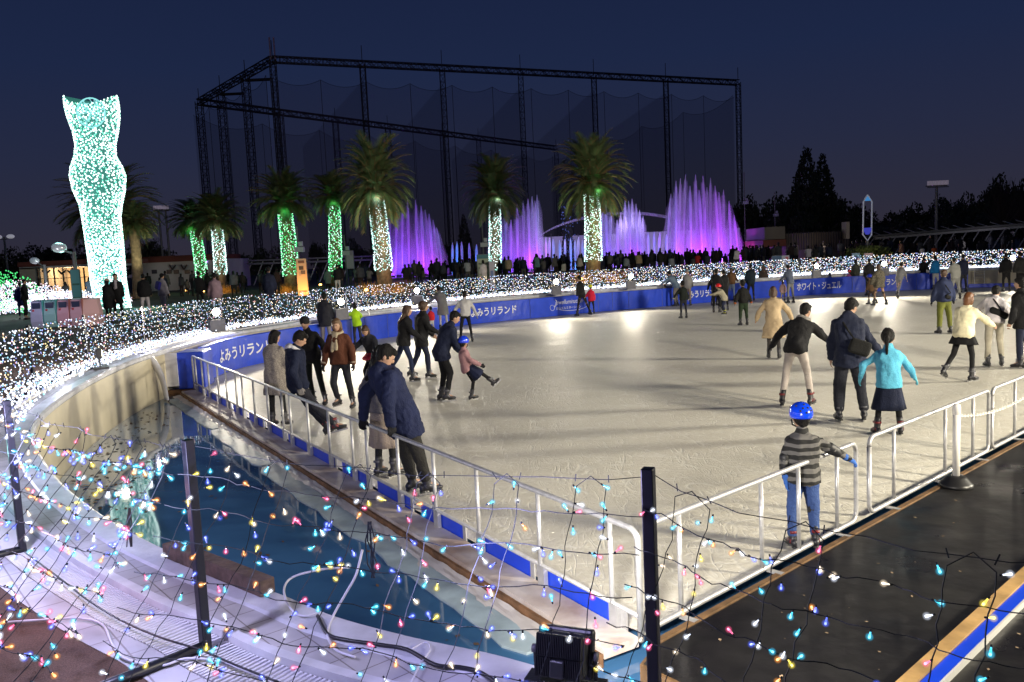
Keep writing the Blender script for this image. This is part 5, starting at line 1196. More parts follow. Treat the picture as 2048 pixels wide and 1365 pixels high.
lamp('POINT', atY(1260, 450, 84), 220, (.6, .45, 1), .5, name='fountain_lamp'); lamp('POINT', atY(1130, 470, 84), 300, (.6, .5, 1), .5, name='fountain_lamp')
# ================================================================== GOLF DRIVING RANGE NETS
M_steel = mat('dark_steel', (.035, .030, .038), .7)
def net_mat():
    m = bpy.data.materials.new('range_net'); m.use_nodes = True; n = m.node_tree; n.nodes.clear(); o = n.nodes.new('ShaderNodeOutputMaterial')
    tr = n.nodes.new('ShaderNodeBsdfTransparent'); df = n.nodes.new('ShaderNodeBsdfDiffuse'); df.inputs[0].default_value = (.16, .13, .20, 1); b_ = n.nodes.new('ShaderNodeMixShader'); b_.inputs[0].default_value = .26
    n.links.new(tr.outputs[0], b_.inputs[1]); n.links.new(df.outputs[0], b_.inputs[2]); n.links.new(b_.outputs[0], o.inputs[0]); return m
M_net = net_mat()
gA = atY(545, 122, 157); gB = atY(398, 205, 192); gC = atY(1476, 166, 199); gD = atY(1112, 296, 302)
HZ = 41.3
for g_ in (gA, gB, gC, gD): g_.z = HZ
go = empty('driving_range_net', (gA.x, gA.y, 0), 0, 'huge dark enclosure of lattice towers, beams and hanging nets behind the palms', 'net enclosure')
O = V((gA.x, gA.y, 0))
def lattice(a, b_, wd, seg, rt, rd):
    q = MB(); d = (b_-a).normalized(); x = d.orthogonal().normalized() if abs(d.z) < .9 else V((1, 0, 0)); 
    if abs(d.z) < .9: x = V((0, 0, 1))
    y = d.cross(x).normalized(); cs = [(x*i+y*j)*(wd/2) for i, j in ((-1, -1), (1, -1), (1, 1), (-1, 1))]
    for c in cs: q.beam(a+c, b_+c, rt, rt)
    for k in range(seg):
        p = a.lerp(b_, k/seg); p2 = a.lerp(b_, (k+1)/seg)
        for j in range(4):
            c0 = cs[j]; c1 = cs[(j+1) % 4]; q.beam(p+c0, p+c1, rd, rd); q.beam(p+(c0 if k % 2 else c1), p2+(c1 if k % 2 else c0), rd, rd)
    return q
def tower_at(P, wd=1.0, top=HZ, spike=3.5):
    a = V((P.x, P.y, 0))-O; b_ = a+V((0, 0, top)); q = lattice(a, b_, wd, 30, .14, .075)
    q.beam(b_, b_+V((0, 0, spike)), .12, .12); q.build('tower', M_steel, go)
front = [gA.lerp(gC, t_) for t_ in (0, .245, .43, .60, .745, .875, 1)]
fr_px = [545, 725, 884, 1040, 1188, 1332, 1476]
def on_line(a, b_, px_):
    best = None
    for k in range(501):
        p = a.lerp(b_, k/500); d = p-CAM; kx = 1024+F*d.dot(cr)/d.dot(cd)
        if best is None or abs(kx-px_) < best[0]: best = (abs(kx-px_), p)
    return best[1]
front = [on_line(gA, gC, x) for x in fr_px]; left = [on_line(gA, gB, x) for x in (490, 440)]; back = [on_line(gB, gD, x) for x in (398, 560, 670, 775, 884, 957, 1112)]
for P in front: tower_at(P)
for P in left+back: tower_at(P, 1.35, HZ, 3)
q = lattice(gA-O, gC-O, 1.1, 80, .18, .10); q.build('beam', M_steel, go); q = lattice(gA-O, gB-O, 1.1, 14, .18, .10); q.build('beam', M_steel, go); q = lattice(gB-O, gD-O, 1.3, 56, .24, .13); q.build('beam', M_steel, go)
for P in left:
    q = MB(); q.beam(P-O+V((0, 0, -1)), P-O+V((5, 0, -1)), .5, .5); q.build('arm', M_steel, go)
q = MB(); 
for dx in (-.3, .5): q.beam(gA-O+V((dx, 0, 0)), gA-O+V((dx, 0, 4)), .25, .25)
q.build('antenna', mat('antenna_pink', (.4, .3, .35), .6), go)
def hang(a, b_, npan, sag=2.5, off=1.5, zt=HZ-3):
    d = (b_-a)
    for i in range(npan):
        q = MB(); n_ = 10; vs = []; p0 = a+d*(i/npan); p1 = a+d*((i+1)/npan); nn = V((-d.y, d.x, 0)).normalized()*off
        for j in range(7):
            for k in range(n_+1):
                u = k/n_; p = p0.lerp(p1, u)+nn+nn*(.6*math.sin(u*math.pi)*math.sin(j*.9)); z = (zt-sag*4*u*(1-u))*(1-j/6)+1*(j/6); vs.append(V((p.x, p.y, z))-O)
        q.add(vs, [(j*(n_+1)+k, j*(n_+1)+k+1, (j+1)*(n_+1)+k+1, (j+1)*(n_+1)+k) for j in range(6) for k in range(n_)])
        q.build('hanging_net', M_net, go, True)
        q = MB(); pts = [V((p0.lerp(p1, k/10).x+nn.x, p0.lerp(p1, k/10).y+nn.y, zt-sag*4*(k/10)*(1-k/10)))-O for k in range(11)]; q.tube(pts, .045, 3); 
        for e_ in (p0,): q.tube([V((e_.x+nn.x, e_.y+nn.y, zt))-O, V((e_.x+nn.x, e_.y+nn.y, 1))-O], .06, 3)
        q.build('net_rope', M_steel, go)
hang(gA, gC, 12, 1.2); hang(gA, gB, 4, 1.5); hang(gB, gD, 8, 2.0); hang(gD, gC, 5, 2, -1.5)
# slanting inner nets
for i in range(5):
    p0 = front[i+1]; q = MB(); e_ = on_line(gB, gD, [600, 760, 900, 1020, 1100][i])
    q.add([V((p0.x, p0.y, HZ-3))-O, V((p0.x, p0.y, 6))-O, V((e_.x, e_.y, 5))-O, V((e_.x, e_.y, HZ-8))-O], [(0, 1, 2, 3)]); q.build('hanging_net', M_net, go)
# ================================================================== TREES
M_dkleaf = mat('dark_foliage', (.035, .045, .022), .8, var=.6, vscale=.8); M_bark = mat('bark', (.06, .045, .035), .9)
def tree_meshes(seed, kind):
    r = random.Random(seed); q = MB(); blobs = []
    if kind == 'conifer':
        H_ = 10
        for i in range(64):
            u = (i/64)**.8; z = 1.2+u*8.8; rad = (1-u)**.75*2.7+.12; n_ = int(10*rad+4)
            for k in range(n_):
                a = r.uniform(0, 6.3); rr = rad*r.uniform(.65, 1.12); blobs.append((V((rr*math.cos(a), rr*math.sin(a), z-rr*.22+r.uniform(-.3, .3))), .42*(1-u*.6)))
    elif kind == 'bare':
        for i in range(150):
            a = r.uniform(0, 6.3); e = r.uniform(.3, 1.5); d = V((math.cos(a)*math.cos(e), math.sin(a)*math.cos(e), math.sin(e))); p = V((0, 0, 2.5)); q.tube([p, p+d*2.2+V((0, 0, .4)), p+d*r.uniform(3, 4.6)+V((r.uniform(-.6, .6), 0, .9))], [.06, .03, .01], 3)
        return q.mesh('crown', [M_bark])
    else:
        cs = [(V((r.gauss(0, 1.5), r.gauss(0, 1.3), 3.6+r.gauss(0, .9))), r.uniform(.9, 1.6)) for _ in range(13)]
        for c, rad in cs:
            for k in range(95):
                d = V((r.gauss(0, 1), r.gauss(0, 1), r.gauss(0, 1))).normalized()*rad*r.uniform(.7, 1.1); blobs.append((c+d, .24))
    for c, s_ in blobs:
        for _ in range(2):
            a = V((r.gauss(0, 1), r.gauss(0, 1), r.gauss(0, 1))).normalized(); b_ = a.orthogonal().normalized(); o_ = V((r.gauss(0, .5), r.gauss(0, .5), r.gauss(0, .4)))*s_
            q.add([c+o_+a*s_, c+o_+b_*s_*.55, c+o_-a*s_, c+o_-b_*s_*.55], [(0, 1, 2, 3)])
    return q.mesh('crown', [M_dkleaf])
TM = {'a': tree_meshes(1, 'broad'), 'b': tree_meshes(2, 'broad'), 'c': tree_meshes(3, 'broad'), 'con': tree_meshes(4, 'conifer'), 'con2': tree_meshes(5, 'conifer'), 'bare': tree_meshes(6, 'bare')}
tq = MB(); tq.tube([(0, 0, 0), (.1, 0, 1.5), (0, 0, 3.6)], [.28, .2, .1], 7)
for a in range(5): tq.tube([(0, 0, 1.8+a*.25), (math.cos(a*2.3)*1.2, math.sin(a*2.3)*1.2, 3.4+a*.2)], [.1, .04], 5)
TRK = tq.mesh('trunk', [M_bark])
def tree(x, ytop, D, halfpx, kind, lab, grp=None, name='tree'):
    P = atY(x, ytop, D); hh = P.z; base = {'con': 10, 'con2': 10, 'bare': 7.5}.get(kind, 5.9); s_ = hh/base; hw = halfpx*D/F
    w0 = {'con': 2.7, 'con2': 2.7, 'bare': 4}.get(kind, 3.4)
    o = empty(name, (P.x, P.y, .5), 0, lab, 'tree', grp)
    c = bpy.data.objects.new('crown', TM[kind]); col.objects.link(c); c.parent = o; c.scale = (hw/w0, hw/w0, s_); c.rotation_euler = (0, 0, x*.37)
    t_ = bpy.data.objects.new('trunk', TRK); col.objects.link(t_); t_.parent = o; t_.scale = (hw/w0, hw/w0, s_)
tree(1612, 303, 120, 46, 'con', 'taller left one of the two big pointed conifers at the right', name='conifer_tree')
tree(1645, 316, 124, 36, 'con2', 'shorter right one of the two big pointed conifers at the right', name='conifer_tree')
tree(927, 436, 112, 20, 'con', 'small dark conifer left of the middle palm', name='conifer_tree')
GR = 'dark trees along the right horizon'; k = 0
for x, y, D, hw, kd_ in [(1500, 402, 118, 34, 'a'), (1535, 404, 120, 34, 'b'), (1566, 400, 118, 30, 'c'), (1600, 385, 112, 40, 'a'), (1640, 380, 112, 44, 'b'), (1672, 404, 112, 34, 'c'), (1708, 408, 112, 32, 'a'), (1740, 428, 116, 32, 'b'), (1775, 436, 114, 32, 'c'),
                         (1812, 420, 112, 34, 'a'), (1848, 414, 112, 34, 'b'), (1885, 404, 110, 34, 'c'), (1918, 402, 112, 34, 'a'), (1950, 395, 104, 34, 'b'), (1985, 378, 100, 36, 'c'), (2016, 372, 100, 34, 'a'), (2044, 364, 98, 36, 'b'), (1690, 440, 104, 40, 'c'), (1750, 452, 104, 50, 'a'), (1830, 448, 100, 50, 'b'), (1900, 440, 98, 50, 'c'), (1970, 430, 96, 50, 'a'), (1560, 440, 108, 40, 'b'), (1610, 440, 108, 40, 'c')]:
    tree(x, y, D, hw, kd_, 'dark broadleaf tree in the treeline along the right horizon', GR)
tree(2006, 362, 90, 46, 'bare', 'bare branched tree rising above the treeline at the right edge')
tree(2050, 372, 92, 46, 'bare', 'bare branched tree cut by the right edge of the photo')
for x, y, D, hw, kd_ in [(-10, 512, 110, 40, 'a'), (30, 508, 112, 36, 'b'), (72, 500, 112, 34, 'c'), (110, 496, 112, 34, 'a'), (150, 502, 112, 34, 'b'), (285, 484, 112, 34, 'a'), (318, 492, 112, 30, 'b'), (520, 505, 114, 26, 'c'), (635, 488, 112, 16, 'a'), (700, 486, 112, 16, 'b'), (720, 500, 112, 30, 'c'), (900, 490, 114, 30, 'a'), (560, 502, 112, 26, 'b'), (480, 512, 112, 26, 'a')]:
    tree(x, y, D, hw, kd_, 'dark low tree in the gap between palms along the left horizon', 'dark trees along the left horizon')
# ================================================================== BUILDINGS
def wbox(q, x0, x1, y0, y1, D, dep, mi=0, zb=None):     # front face spanning px x0..x1, px rows y0 (top) .. y1 (bottom) at depth D
    a = atY(x0, y0, D); b_ = atY(x1, y0, D); c = atY((x0+x1)/2, y1, D); zt = (a.z+b_.z)/2; zb = c.z if zb is None else zb
    q.box(((a.x+b_.x)/2-OB.x, D+dep/2-OB.y, (zt+zb)/2), (abs(b_.x-a.x)/2, dep/2, (zt-zb)/2), mi)
M_cream = mat('wall_cream', (.42, .36, .30), .8, var=.12, vscale=.6); M_roofr = mat('roof_red', (.14, .035, .025), .7, var=.2, vscale=1)
M_pale = mat('wall_pale', (.45, .44, .50), .8, var=.15, vscale=.5)
# left eatery
OB = atY(100, 560, 66); OB.z = 0; o = empty('eatery', OB, 0, 'low eatery with warm lit interior and dark timber braces left of the tower', 'building')
q = MB(); wbox(q, 38, 180, 532, 536, 66, 8, zb=None); q.build('fascia', M_pale, o)
q = MB(); wbox(q, 34, 186, 522, 531, 65.5, 10); q.build('roof', M_roofr, o)
q = MB(); wbox(q, 80, 176, 536, 580, 71, .2, zb=DZ); q.build('interior_wall', mat('lit_interior', (.6, .42, .22), .7, emis=(1, .62, .28), es=.55), o)
q = MB(); wbox(q, 38, 80, 536, 580, 66, 4, zb=DZ); q.build('side_wall', M_cream, o)
q = MB()
for x in (74, 92, 106, 124, 143, 166): wbox(q, x-.8, x+.8, 536, 580, 65.8, .15, zb=DZ)
wbox(q, 74, 176, 556, 557.2, 65.8, .12)
for x in (92, 124, 143):
    a = atY(x-8, 541, 65.8)-OB; b_ = atY(x, 549, 65.8)-OB; q.beam(a, b_, .1, .1); a = atY(x+8, 541, 65.8)-OB; q.beam(a, b_, .1, .1)
q.build('timber_frame', mat('timber_dark', (.03, .02, .015), .8), o)
for x in (100, 135, 160): lamp('POINT', atY(x, 545, 68), 160, (1, .68, .34), .3, name='eatery_lamp')
# long white building with red roof
OB = atY(350, 560, 84); OB.z = 0; o = empty('long_building', OB, 0, 'long dim white building with dark red roof behind the left palms', 'building')
q = MB(); wbox(q, 262, 455, 522, 575, 84, 7, zb=DZ); q.build('wall', M_pale, o)
q = MB(); wbox(q, 258, 430, 512, 524, 83.5, 8); q.build('roof', M_roofr, o)
for x in (308, 338, 352, 374):
    q = MB(); wbox(q, x-5, x+5, 540, 548, 83.9, .1); q.build('window', mat('window_dim', (.05, .05, .08), .2), o)
q = MB()
for x in (345, 368): q.beam(atY(x-6, 530, 83.6)-OB, atY(x, 540, 83.6)-OB, .12, .12); q.beam(atY(x+6, 530, 83.6)-OB, atY(x, 540, 83.6)-OB, .12, .12)
q.build('brace', M_steel, o)
q = MB(); wbox(q, 412, 414, 523, 525, 83.8, .05); q.build('lamp', emit('violet_lamp', (.45, .3, 1), 5), o)
# long canopy roofs in the middle distance
OB = atY(600, 530, 92); OB.z = 0; o = empty('canopy', OB, 0, 'long low canopy with slanting struts behind the left palms and poster', 'canopy')
q = MB(); q.beam(atY(450, 524, 92)-OB, atY(765, 512, 92)-OB, 3, .15); q.beam(atY(450, 530, 90)-OB, atY(765, 519, 90)-OB, .15, .2); q.build('roof', mat('canopy_grey', (.16, .16, .2), .6), o)
q = MB()
for x in range(460, 765, 22): a = atY(x, 526-(x-450)*.038, 91)-OB; q.beam(a, V((a.x-1.2, a.y, DZ)), .09, .09)
q.build('strut', M_zinc, o)
# pale wall behind the fountains
OB = atY(1280, 500, 96); OB.z = 0; o = empty('pavilion', OB, 0, 'low pale pavilion wall behind the right fountains', 'building')
q = MB(); wbox(q, 1060, 1480, 466, 520, 96, 4, zb=DZ); q.build('wall', mat('pavilion_wall', (.30, .30, .38), .7, var=.2, vscale=.4), o)
q = MB()
for x in range(1075, 1480, 27): wbox(q, x-.7, x+.7, 468, 520, 95.9, .1, zb=DZ)
q.build('mullions', M_steel, o)
for x in (1120, 1230, 1330, 1440): lamp('POINT', atY(x, 495, 92.5), 260, (.75, .65, 1), .5, name='pavilion_lamp')
# right curved building
OB = atY(1610, 490, 80); OB.z = 0; o = empty('curved_building', OB, 0, 'dim curved building with panelled wall and dark red band under the conifers', 'building')
q = MB(); wbox(q, 1529, 1570, 454, 479, 78, 6); q.build('upper_block', mat('block_beige', (.16, .14, .12), .8, var=.2, vscale=.5), o)
q = MB(); wbox(q, 1526, 1572, 480, 494, 77.6, 6); q.build('red_band', M_roofr, o)
q = MB(); rr = []
for k in range(14):
    u = k/13; x = 1572+126*u; D_ = 78-3.5*math.sin(math.pi*u); a = atY(x, 468-5*u, D_)-OB; b_ = atY(x, 520, D_)-OB; rr.append([V((a.x, a.y, a.z)), V((b_.x, b_.y, DZ)), V((b_.x, b_.y+5, DZ)), V((a.x, a.y+5, a.z))])
q.loft(rr); q.build('curved_wall', mat('panel_brown', (.16, .12, .10), .8, var=.25, vscale=.7), o)
q = MB()
for k in range(26):
    u = k/25; x = 1572+126*u; D_ = 77.9-3.5*math.sin(math.pi*u); a = atY(x, 466-5*u, D_)-OB; b_ = atY(x, 500, D_)-OB; q.beam(a, V((a.x, a.y, b_.z)), .07, .07)
q.build('ribs', M_steel, o)
q = MB(); wbox(q, 1692, 1699, 444, 478, 76, 1); q.build('chimney', M_cream, o)
lamp('POINT', atY(1550, 470, 70), 160, (1, .9, .75), .5, name='area_lamp'); lamp('POINT', atY(1640, 480, 68), 90, (1, .8, .65), .5, name='area_lamp')
# shed at the right
OB = atY(1900, 470, 78); OB.z = 0; o = empty('long_shed', OB, 0, 'long open sided shed with rows of slanting struts at the far right', 'shed')
q = MB(); a = atY(1735, 474, 80)-OB; b_ = atY(2070, 447, 72)-OB; q.beam(a, b_, 3, .16); q.build('roof', mat('shed_roof', (.06, .06, .07), .5), o)
q = MB(); q.beam(a+V((0, -1.6, -.2)), b_+V((0, -1.6, -.2)), .12, .2)
for k in range(15):
    p = a.lerp(b_, k/14)+V((0, -1.5, -.1)); q.beam(p, V((p.x-1.5, p.y, DZ)), .08, .08); q.beam(p, V((p.x-.6, p.y+1.4, p.z+.5)), .06, .06)
q.build('strut', mat('strut_grey', (.22, .22, .24), .5), o)
lamp('POINT', atY(1950, 480, 70), 70, (.9, .85, 1), .5, name='area_lamp')
# ================================================================== POLES, SIGNS, FURNITURE
def mast(x, yt, D, r, lab, heads, cat='lamp post', name='lamp_mast'):
    P = atY(x, yt, D); o = empty(name, (P.x, P.y, 0), 0, lab, cat); q = MB(); q.tube([(0, 0, 0), (0, 0, P.z)], [r*1.3, r], 8); q.build('pole', M_zincd, o); heads(o, P.z, D); return o
M_zincd = mat('pole_grey', (.12, .12, .13), .5, metal=.4)
def heads_row(w_, n_, lit):
    def fn(o, z, D):
        q = MB(); q.beam((-w_/2, 0, z), (w_/2, 0, z), .12, .12); q.beam((-w_/2, -.3, z-.15), (w_/2, -.3, z-.15), .08, .08); q.build('crossbar', M_zincd, o)
        for k in range(n_):
            x = -w_/2+w_*(k+.5)/n_; q = MB(); q.box((x, -.25, z+.25), (w_/n_*.32, .14, .2)); q.build('lamp_head', mat('lamp_head_%g' % lit, (.3, .3, .34), .3, emis=(.9, .75, 1), es=lit), o)
    return fn
mast(1873, 372, 78, .13, 'tall mast with a row of floodlight heads above the treeline at right', heads_row(2.0, 6, .10))
mast(317, 420, 96, .12, 'left one of two distant floodlight masts right of the tower palms', heads_row(1.0, 3, .12))
mast(331, 420, 97, .12, 'right one of two distant floodlight masts right of the tower palms', heads_row(1.0, 3, .12))
def ball_heads(o, z, D):
    for s_ in (-.55, .6):
        q = MB(); q.ell((s_, 0, z), (.34, .3, .2), None, 14, 8); q.build('lamp_head', mat('reflector_pale', (.75, .75, .8), .3, emis=(.7, .7, .8), es=.3), o, True)
    q = MB(); q.tube([(-.55, 0, z-.15), (0, 0, z-.25), (.6, 0, z-.15)], .04, 5); q.build('bracket', M_zincd, o)
mast(8, 474, 76, .09, 'lamp post with two round pale heads at the far left edge', ball_heads)
def mirror(x, y, xa, D, rw, lab):
    P = atY(xa, y+8, D); H_ = atY(x, y, D); o = empty('mirror_lamp', (P.x, P.y, DZ), 0, lab, 'street lamp', 'round mirror street lamps left of the tower')
    q = MB(); q.tube([(0, 0, 0), (0, 0, P.z-DZ)], .09, 8); q.tube([(0, 0, P.z-DZ-.1), (H_.x-P.x, 0, H_.z-DZ-.05)], .05, 6); q.build('pole', M_zincd, o)
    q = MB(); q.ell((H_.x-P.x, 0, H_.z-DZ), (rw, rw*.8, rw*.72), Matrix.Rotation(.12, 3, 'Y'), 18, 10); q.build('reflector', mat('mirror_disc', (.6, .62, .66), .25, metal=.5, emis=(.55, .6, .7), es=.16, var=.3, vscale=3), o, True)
mirror(118, 496, 147, 40, .35, 'larger round mirror lamp beside the glowing tower')
mirror(69, 522, 88, 50, .28, 'smaller round mirror lamp at the left in front of the eatery')
def smallpole(x, yt, D, lab):
    P = atY(x, yt, D); o = empty('speaker_pole', (P.x, P.y, DZ), 0, lab, 'pole', 'thin speaker poles between the palms'); z = P.z-DZ
    q = MB(); q.tube([(0, 0, 0), (0, 0, z)], .05, 6); q.build('pole', M_zincd, o)
    q = MB(); q.box((.1, -.1, z*.66), (.28, .2, .16)); q.box((.2, -.1, z*.66+.35), (.12, .12, .14)); q.build('speaker', mat('speaker_grey', (.3, .33, .34), .5), o)
smallpole(593, 453, 52, 'thin speaker pole beside the poster board'); smallpole(688, 470, 60, 'thin speaker pole right of the rear green palm'); smallpole(964, 452, 62, 'thin speaker pole left of the middle palm'); smallpole(1488, 345, 95, 'tall thin pole right of the largest fountain'); smallpole(1549, 385, 100, 'thin pole left of the big conifers')
# hourglass shaped lamp sign
P = atY(1735, 500, 62); P.z = DZ; o = empty('hexagon_sign', P, 0, 'slender hexagonal white frame sign with blue top and blue bowl on a pole', 'sign')
q = MB(); pt = [atY(x, y, 62)-P for x, y in ((1735, 390), (1744, 404), (1743, 470), (1735, 482), (1726, 470), (1727, 404), (1735, 390))]; q.tube(pt, .055, 6); q.build('frame', mat('frame_white', (.6, .62, .7), .4, emis=(.6, .65, .8), es=.12), o)
a = atY(1735, 397, 62)-P; q = MB(); q.tube([a+V((0, 0, .12)), a+V((0, 0, -.18))], [.05, .24], 8); q.build('cap', emit('sign_cyan', (.08, .35, .8), .6), o)
a = atY(1735, 462, 62)-P; q = MB(); q.tube([a+V((0, 0, .22)), a, a+V((0, 0, -.28))], [.26, .27, .12], 10); q.build('bowl', emit('sign_blue', (.06, .07, .55), .7), o)
q = MB(); q.tube([(0, 0, 0), V((0, 0, (atY(1735, 482, 62)-P).z))], .12, 8); q.build('pole', M_zincd, o)
# hedge under it
def hedge(x, D, w_, h, lab, m, n_=900):
    P = atY(x, 520, D); q = MB(); r = random.Random(int(x))
    for k in range(n_):
        a = r.uniform(0, 6.3); c = V((w_*math.cos(a)*math.sqrt(r.random()), .8*r.uniform(-1, 1), h*r.random()**.6*(1-.2*math.cos(a)**2)+.1)); d = V((r.gauss(0, 1), r.gauss(0, 1), r.gauss(0, 1))).normalized()*.13; e_ = d.orthogonal()*.6
        q.add([c-d, c+e_, c+d, c-e_], [(0, 1, 2, 3)])
    o = q.build('hedge', m); o.location = (P.x, P.y, DZ); tag(o, lab, 'hedge')
hedge(1738, 60, 1.5, 1.25, 'round clipped shrub under the hexagonal sign', mat('shrub_green', (.10, .13, .03), .7, var=.4, vscale=2)); lamp('POINT', atY(1738, 495, 57), 60, (1, .9, .6), .2, name='area_lamp')
def board(x0, x1, y0, D, lab, rgb, deco=None, h=None, lean=0, name='sign_board'):
    a = atY(x0, y0, D); b_ = atY(x1, y0, D); c = (a+b_)/2; w_ = abs(b_.x-a.x); H_ = (a.z+b_.z)/2-DZ
    o = empty(name, (c.x, c.y, DZ), 0, lab, 'sign'); hh = h or H_
    q = MB(); q.box((0, 0, H_-hh/2), (w_/2, .04, hh/2)); q.build('panel', mat('sgn_%d' % x0, rgb, .5), o)
    q = MB()
    for s_ in (-1, 1): q.beam((s_*w_/2, 0, 0), (s_*w_/2, 0, H_), .05, .06)
    q.beam((-w_/2, 0, H_), (w_/2, 0, H_), .06, .05); q.build('frame', M_zincd, o)
    for (u0, u1, v0, v1, c_) in (deco or []):
        q = MB(); q.box(((u0+u1)/2*w_-w_/2, -.05, H_-hh*(v0+v1)/2), ((u1-u0)/2*w_, .006, (v1-v0)/2*hh)); q.build('print', mat('prt_%02d%02d%02d' % tuple(int(k*99) for k in c_), c_, .6), o)
    return o, c, H_
_, c, H_ = board(592, 612, 518, 50, 'tall poster board with small dark picture, lit from below, beside a green palm', (.5, .38, .28), [(.2, .8, .05, .12, (.15, .08, .06)), (.25, .7, .2, .30, (.06, .05, .05)), (.4, .85, .32, .42, (.12, .1, .1)), (.2, .45, .36, .46, (.35, .3, .28)), (.1, .9, .86, .9, (.3, .12, .08))])
lamp('SPOT', V((c.x, c.y-1.2, DZ+.1)), 260, ORG, .1, V((c.x, c.y, DZ+.8)), 90, .7, 'uplight_lamp')
board(692, 706, 502, 60, 'pale grey notice board behind the visitor in white trousers', (.26, .26, .3), None, 1.3)
board(954, 976, 510, 50, 'upright map board with teal top by the visitor in white coat', (.26, .30, .22), [(.0, 1, 0, .12, (.04, .14, .16)), (.1, .9, .25, .3, (.1, .12, .08)), (.1, .9, .38, .43, (.1, .12, .08))])
board(978, 988, 524, 49.5, 'narrow white poster stand beside the map board', (.42, .40, .46), [(.2, .8, .35, .6, (.15, .2, .4))])
board(1544, 1578, 512, 58, 'blue and white banner board on the lawn behind the light net', (.42, .40, .46), [(0, .55, 0, 1, (.06, .12, .2)), (.78, .92, .1, .3, (.5, .1, .1))])
board(1704, 1719, 507, 57, 'small pale blue notice board left of the round shrub', (.30, .46, .52), [(.2, .8, .2, .5, (.08, .14, .22))]); board(1728, 1745, 507, 57, 'small pink notice board in front of the round shrub', (.50, .34, .36), [(.2, .8, .2, .5, (.12, .1, .16))])
lamp('POINT', atY(1725, 515, 54), 60, (.9, .9, 1), .3, name='area_lamp'); lamp('POINT', atY(1565, 515, 55), 50, (.9, .9, 1), .3, name='area_lamp')
board(141, 158, 540, 38, 'leaning teal sign board beside the mirror lamp', (.06, .22, .24), [(.1, .9, .3, .34, (.02, .1, .08)), (.1, .9, .6, .64, (.02, .1, .08))])
# row of recycling cabinets
P = atY(118, 600, 29); P.z = DZ; o = empty('recycling_station', P, .06, 'row of four rounded collection cabinets, two teal and two pink, behind the light net', 'cabinet row')
wd = (atY(172, 600, 29)-atY(70, 600, 29)).x/4; hh = 1.0
colr = [(.35, .36, .55), (.22, .42, .46), (.50, .28, .38), (.48, .30, .40)]; seam = [(.05, .30, .30), (.05, .28, .28), (.28, .10, .10), (.3, .12, .1)]
for i in range(4):
    q = MB(); rr = []
    x0 = (i-2)*wd+.02; x1 = x0+wd-.04
    pf = [(-.28, .02), (-.34, .25), (-.32, .5), (-.26, .72), (-.22, .95), (.0, 1.0), (.3, .97), (.3, .02)]
    rr = [[V((x, y, z*hh)) for y, z in pf] for x in (x0, x1)]; q.loft(rr); c_ = bevel(q.build('cabinet', mat('cab_%d' % i, colr[i], .5), o), .02)
    q = MB(); q.box(((x0+x1)/2, -.26, .80*hh), (.13, .02, .10)); q.build('opening', mat('slot_dark', (.03, .04, .09), .3), c_)
    q = MB(); q.box(((x0+x1)/2-.1, -.285, .64*hh), (.035, .01, .035)); q.build('label', mat('lbl_red', (.4, .05, .08), .5), c_)
    q = MB(); q.beam((x1+.02, -.02, .02), (x1+.02, -.02, .99), .035, .56, up=V((0, 1, 0))); q.build('divider', mat('cabseam_%d' % i, seam[i], .5), c_)
q = MB(); rr = [[V((x, y, z*hh)) for y, z in [(-.28, .02), (-.34, .45), (-.22, .95), (.3, .97), (.3, .02)]] for x in (2*wd+.02, 2*wd+.55)]; rr[1] = [V((p.x-(.12 if p.z > .9 else 0), p.y*.6, p.z)) for p in rr[1]]; q.loft(rr); q.build('end_cover', mat('cab_end', (.55, .36, .36), .6), o)
lamp('POINT', P+V((-.6, -1.6, 1.3)), 26, (.75, .75, 1), .3, name='area_lamp'); lamp('POINT', P+V((1.6, -1.4, .9)), 14, (1, .7, .7), .3, name='area_lamp')
# handrails of pool steps near px 700
for x in (694, 713):
    p = at(x, 632, DZ); q = MB(); q.tube([V((0, 0, 0)), V((0, 0, .75)), V((.08, 0, .88)), V((.2, 0, .86)), V((.42, -.1, .35)), V((.45, -.1, 0))], .016, 6); o = q.build('pool_handrail', M_zinc); o.location = p
    tag(o, 'curved pool handrail %s of the pair above the lime jacket child' % ('left' if x < 700 else 'right'), 'handrail')
# glowing light beds at the left
def lightbed(x, D, w_, h, dp, lab, mats_, n_, r_, seed):
    P = atY(x, 580, D); q = MB(); r = random.Random(seed)
    for k in range(n_):
        u = r.uniform(-1, 1); v = r.uniform(-1, 1); z = h*math.sqrt(max(0, 1-u*u*.7-v*v*.3))*r.uniform(.1, 1)
        octa(q, V((u*w_, v*dp, z)), r_, r.randrange(len(mats_)))
    o = q.build('light_bed', mats_); o.location = (P.x, P.y, DZ); tag(o, lab, 'light bed', kind='stuff')
EB = [emit('bed_white', (.95, .93, 1), 3), emit('bed_pink', (1, .72, .85), 1.6), emit('bed_blue', (.55, .75, 1), 1.6)]
lightbed(20, 40, 2.9, 1.75, 1.5, 'mound of dense white lights at the left edge', EB, 2600, .032, 1)
lightbed(2, 41, 1.7, 2.3, 1.2, 'dome of green lights at the left edge', [emit('bed_green', (.1, .9, .25), 1.3)], 700, .04, 2)
lightbed(128, 52, 3.4, .95, 2.2, 'low bright white light bed in front of the lit eatery', EB, 2600, .04, 3)
for x, D, e_ in ((20, 37, 120), (128, 49, 160)): lamp('POINT', atY(x, 560, D), e_, (.9, .9, 1), .6, name='light_bed_glow')
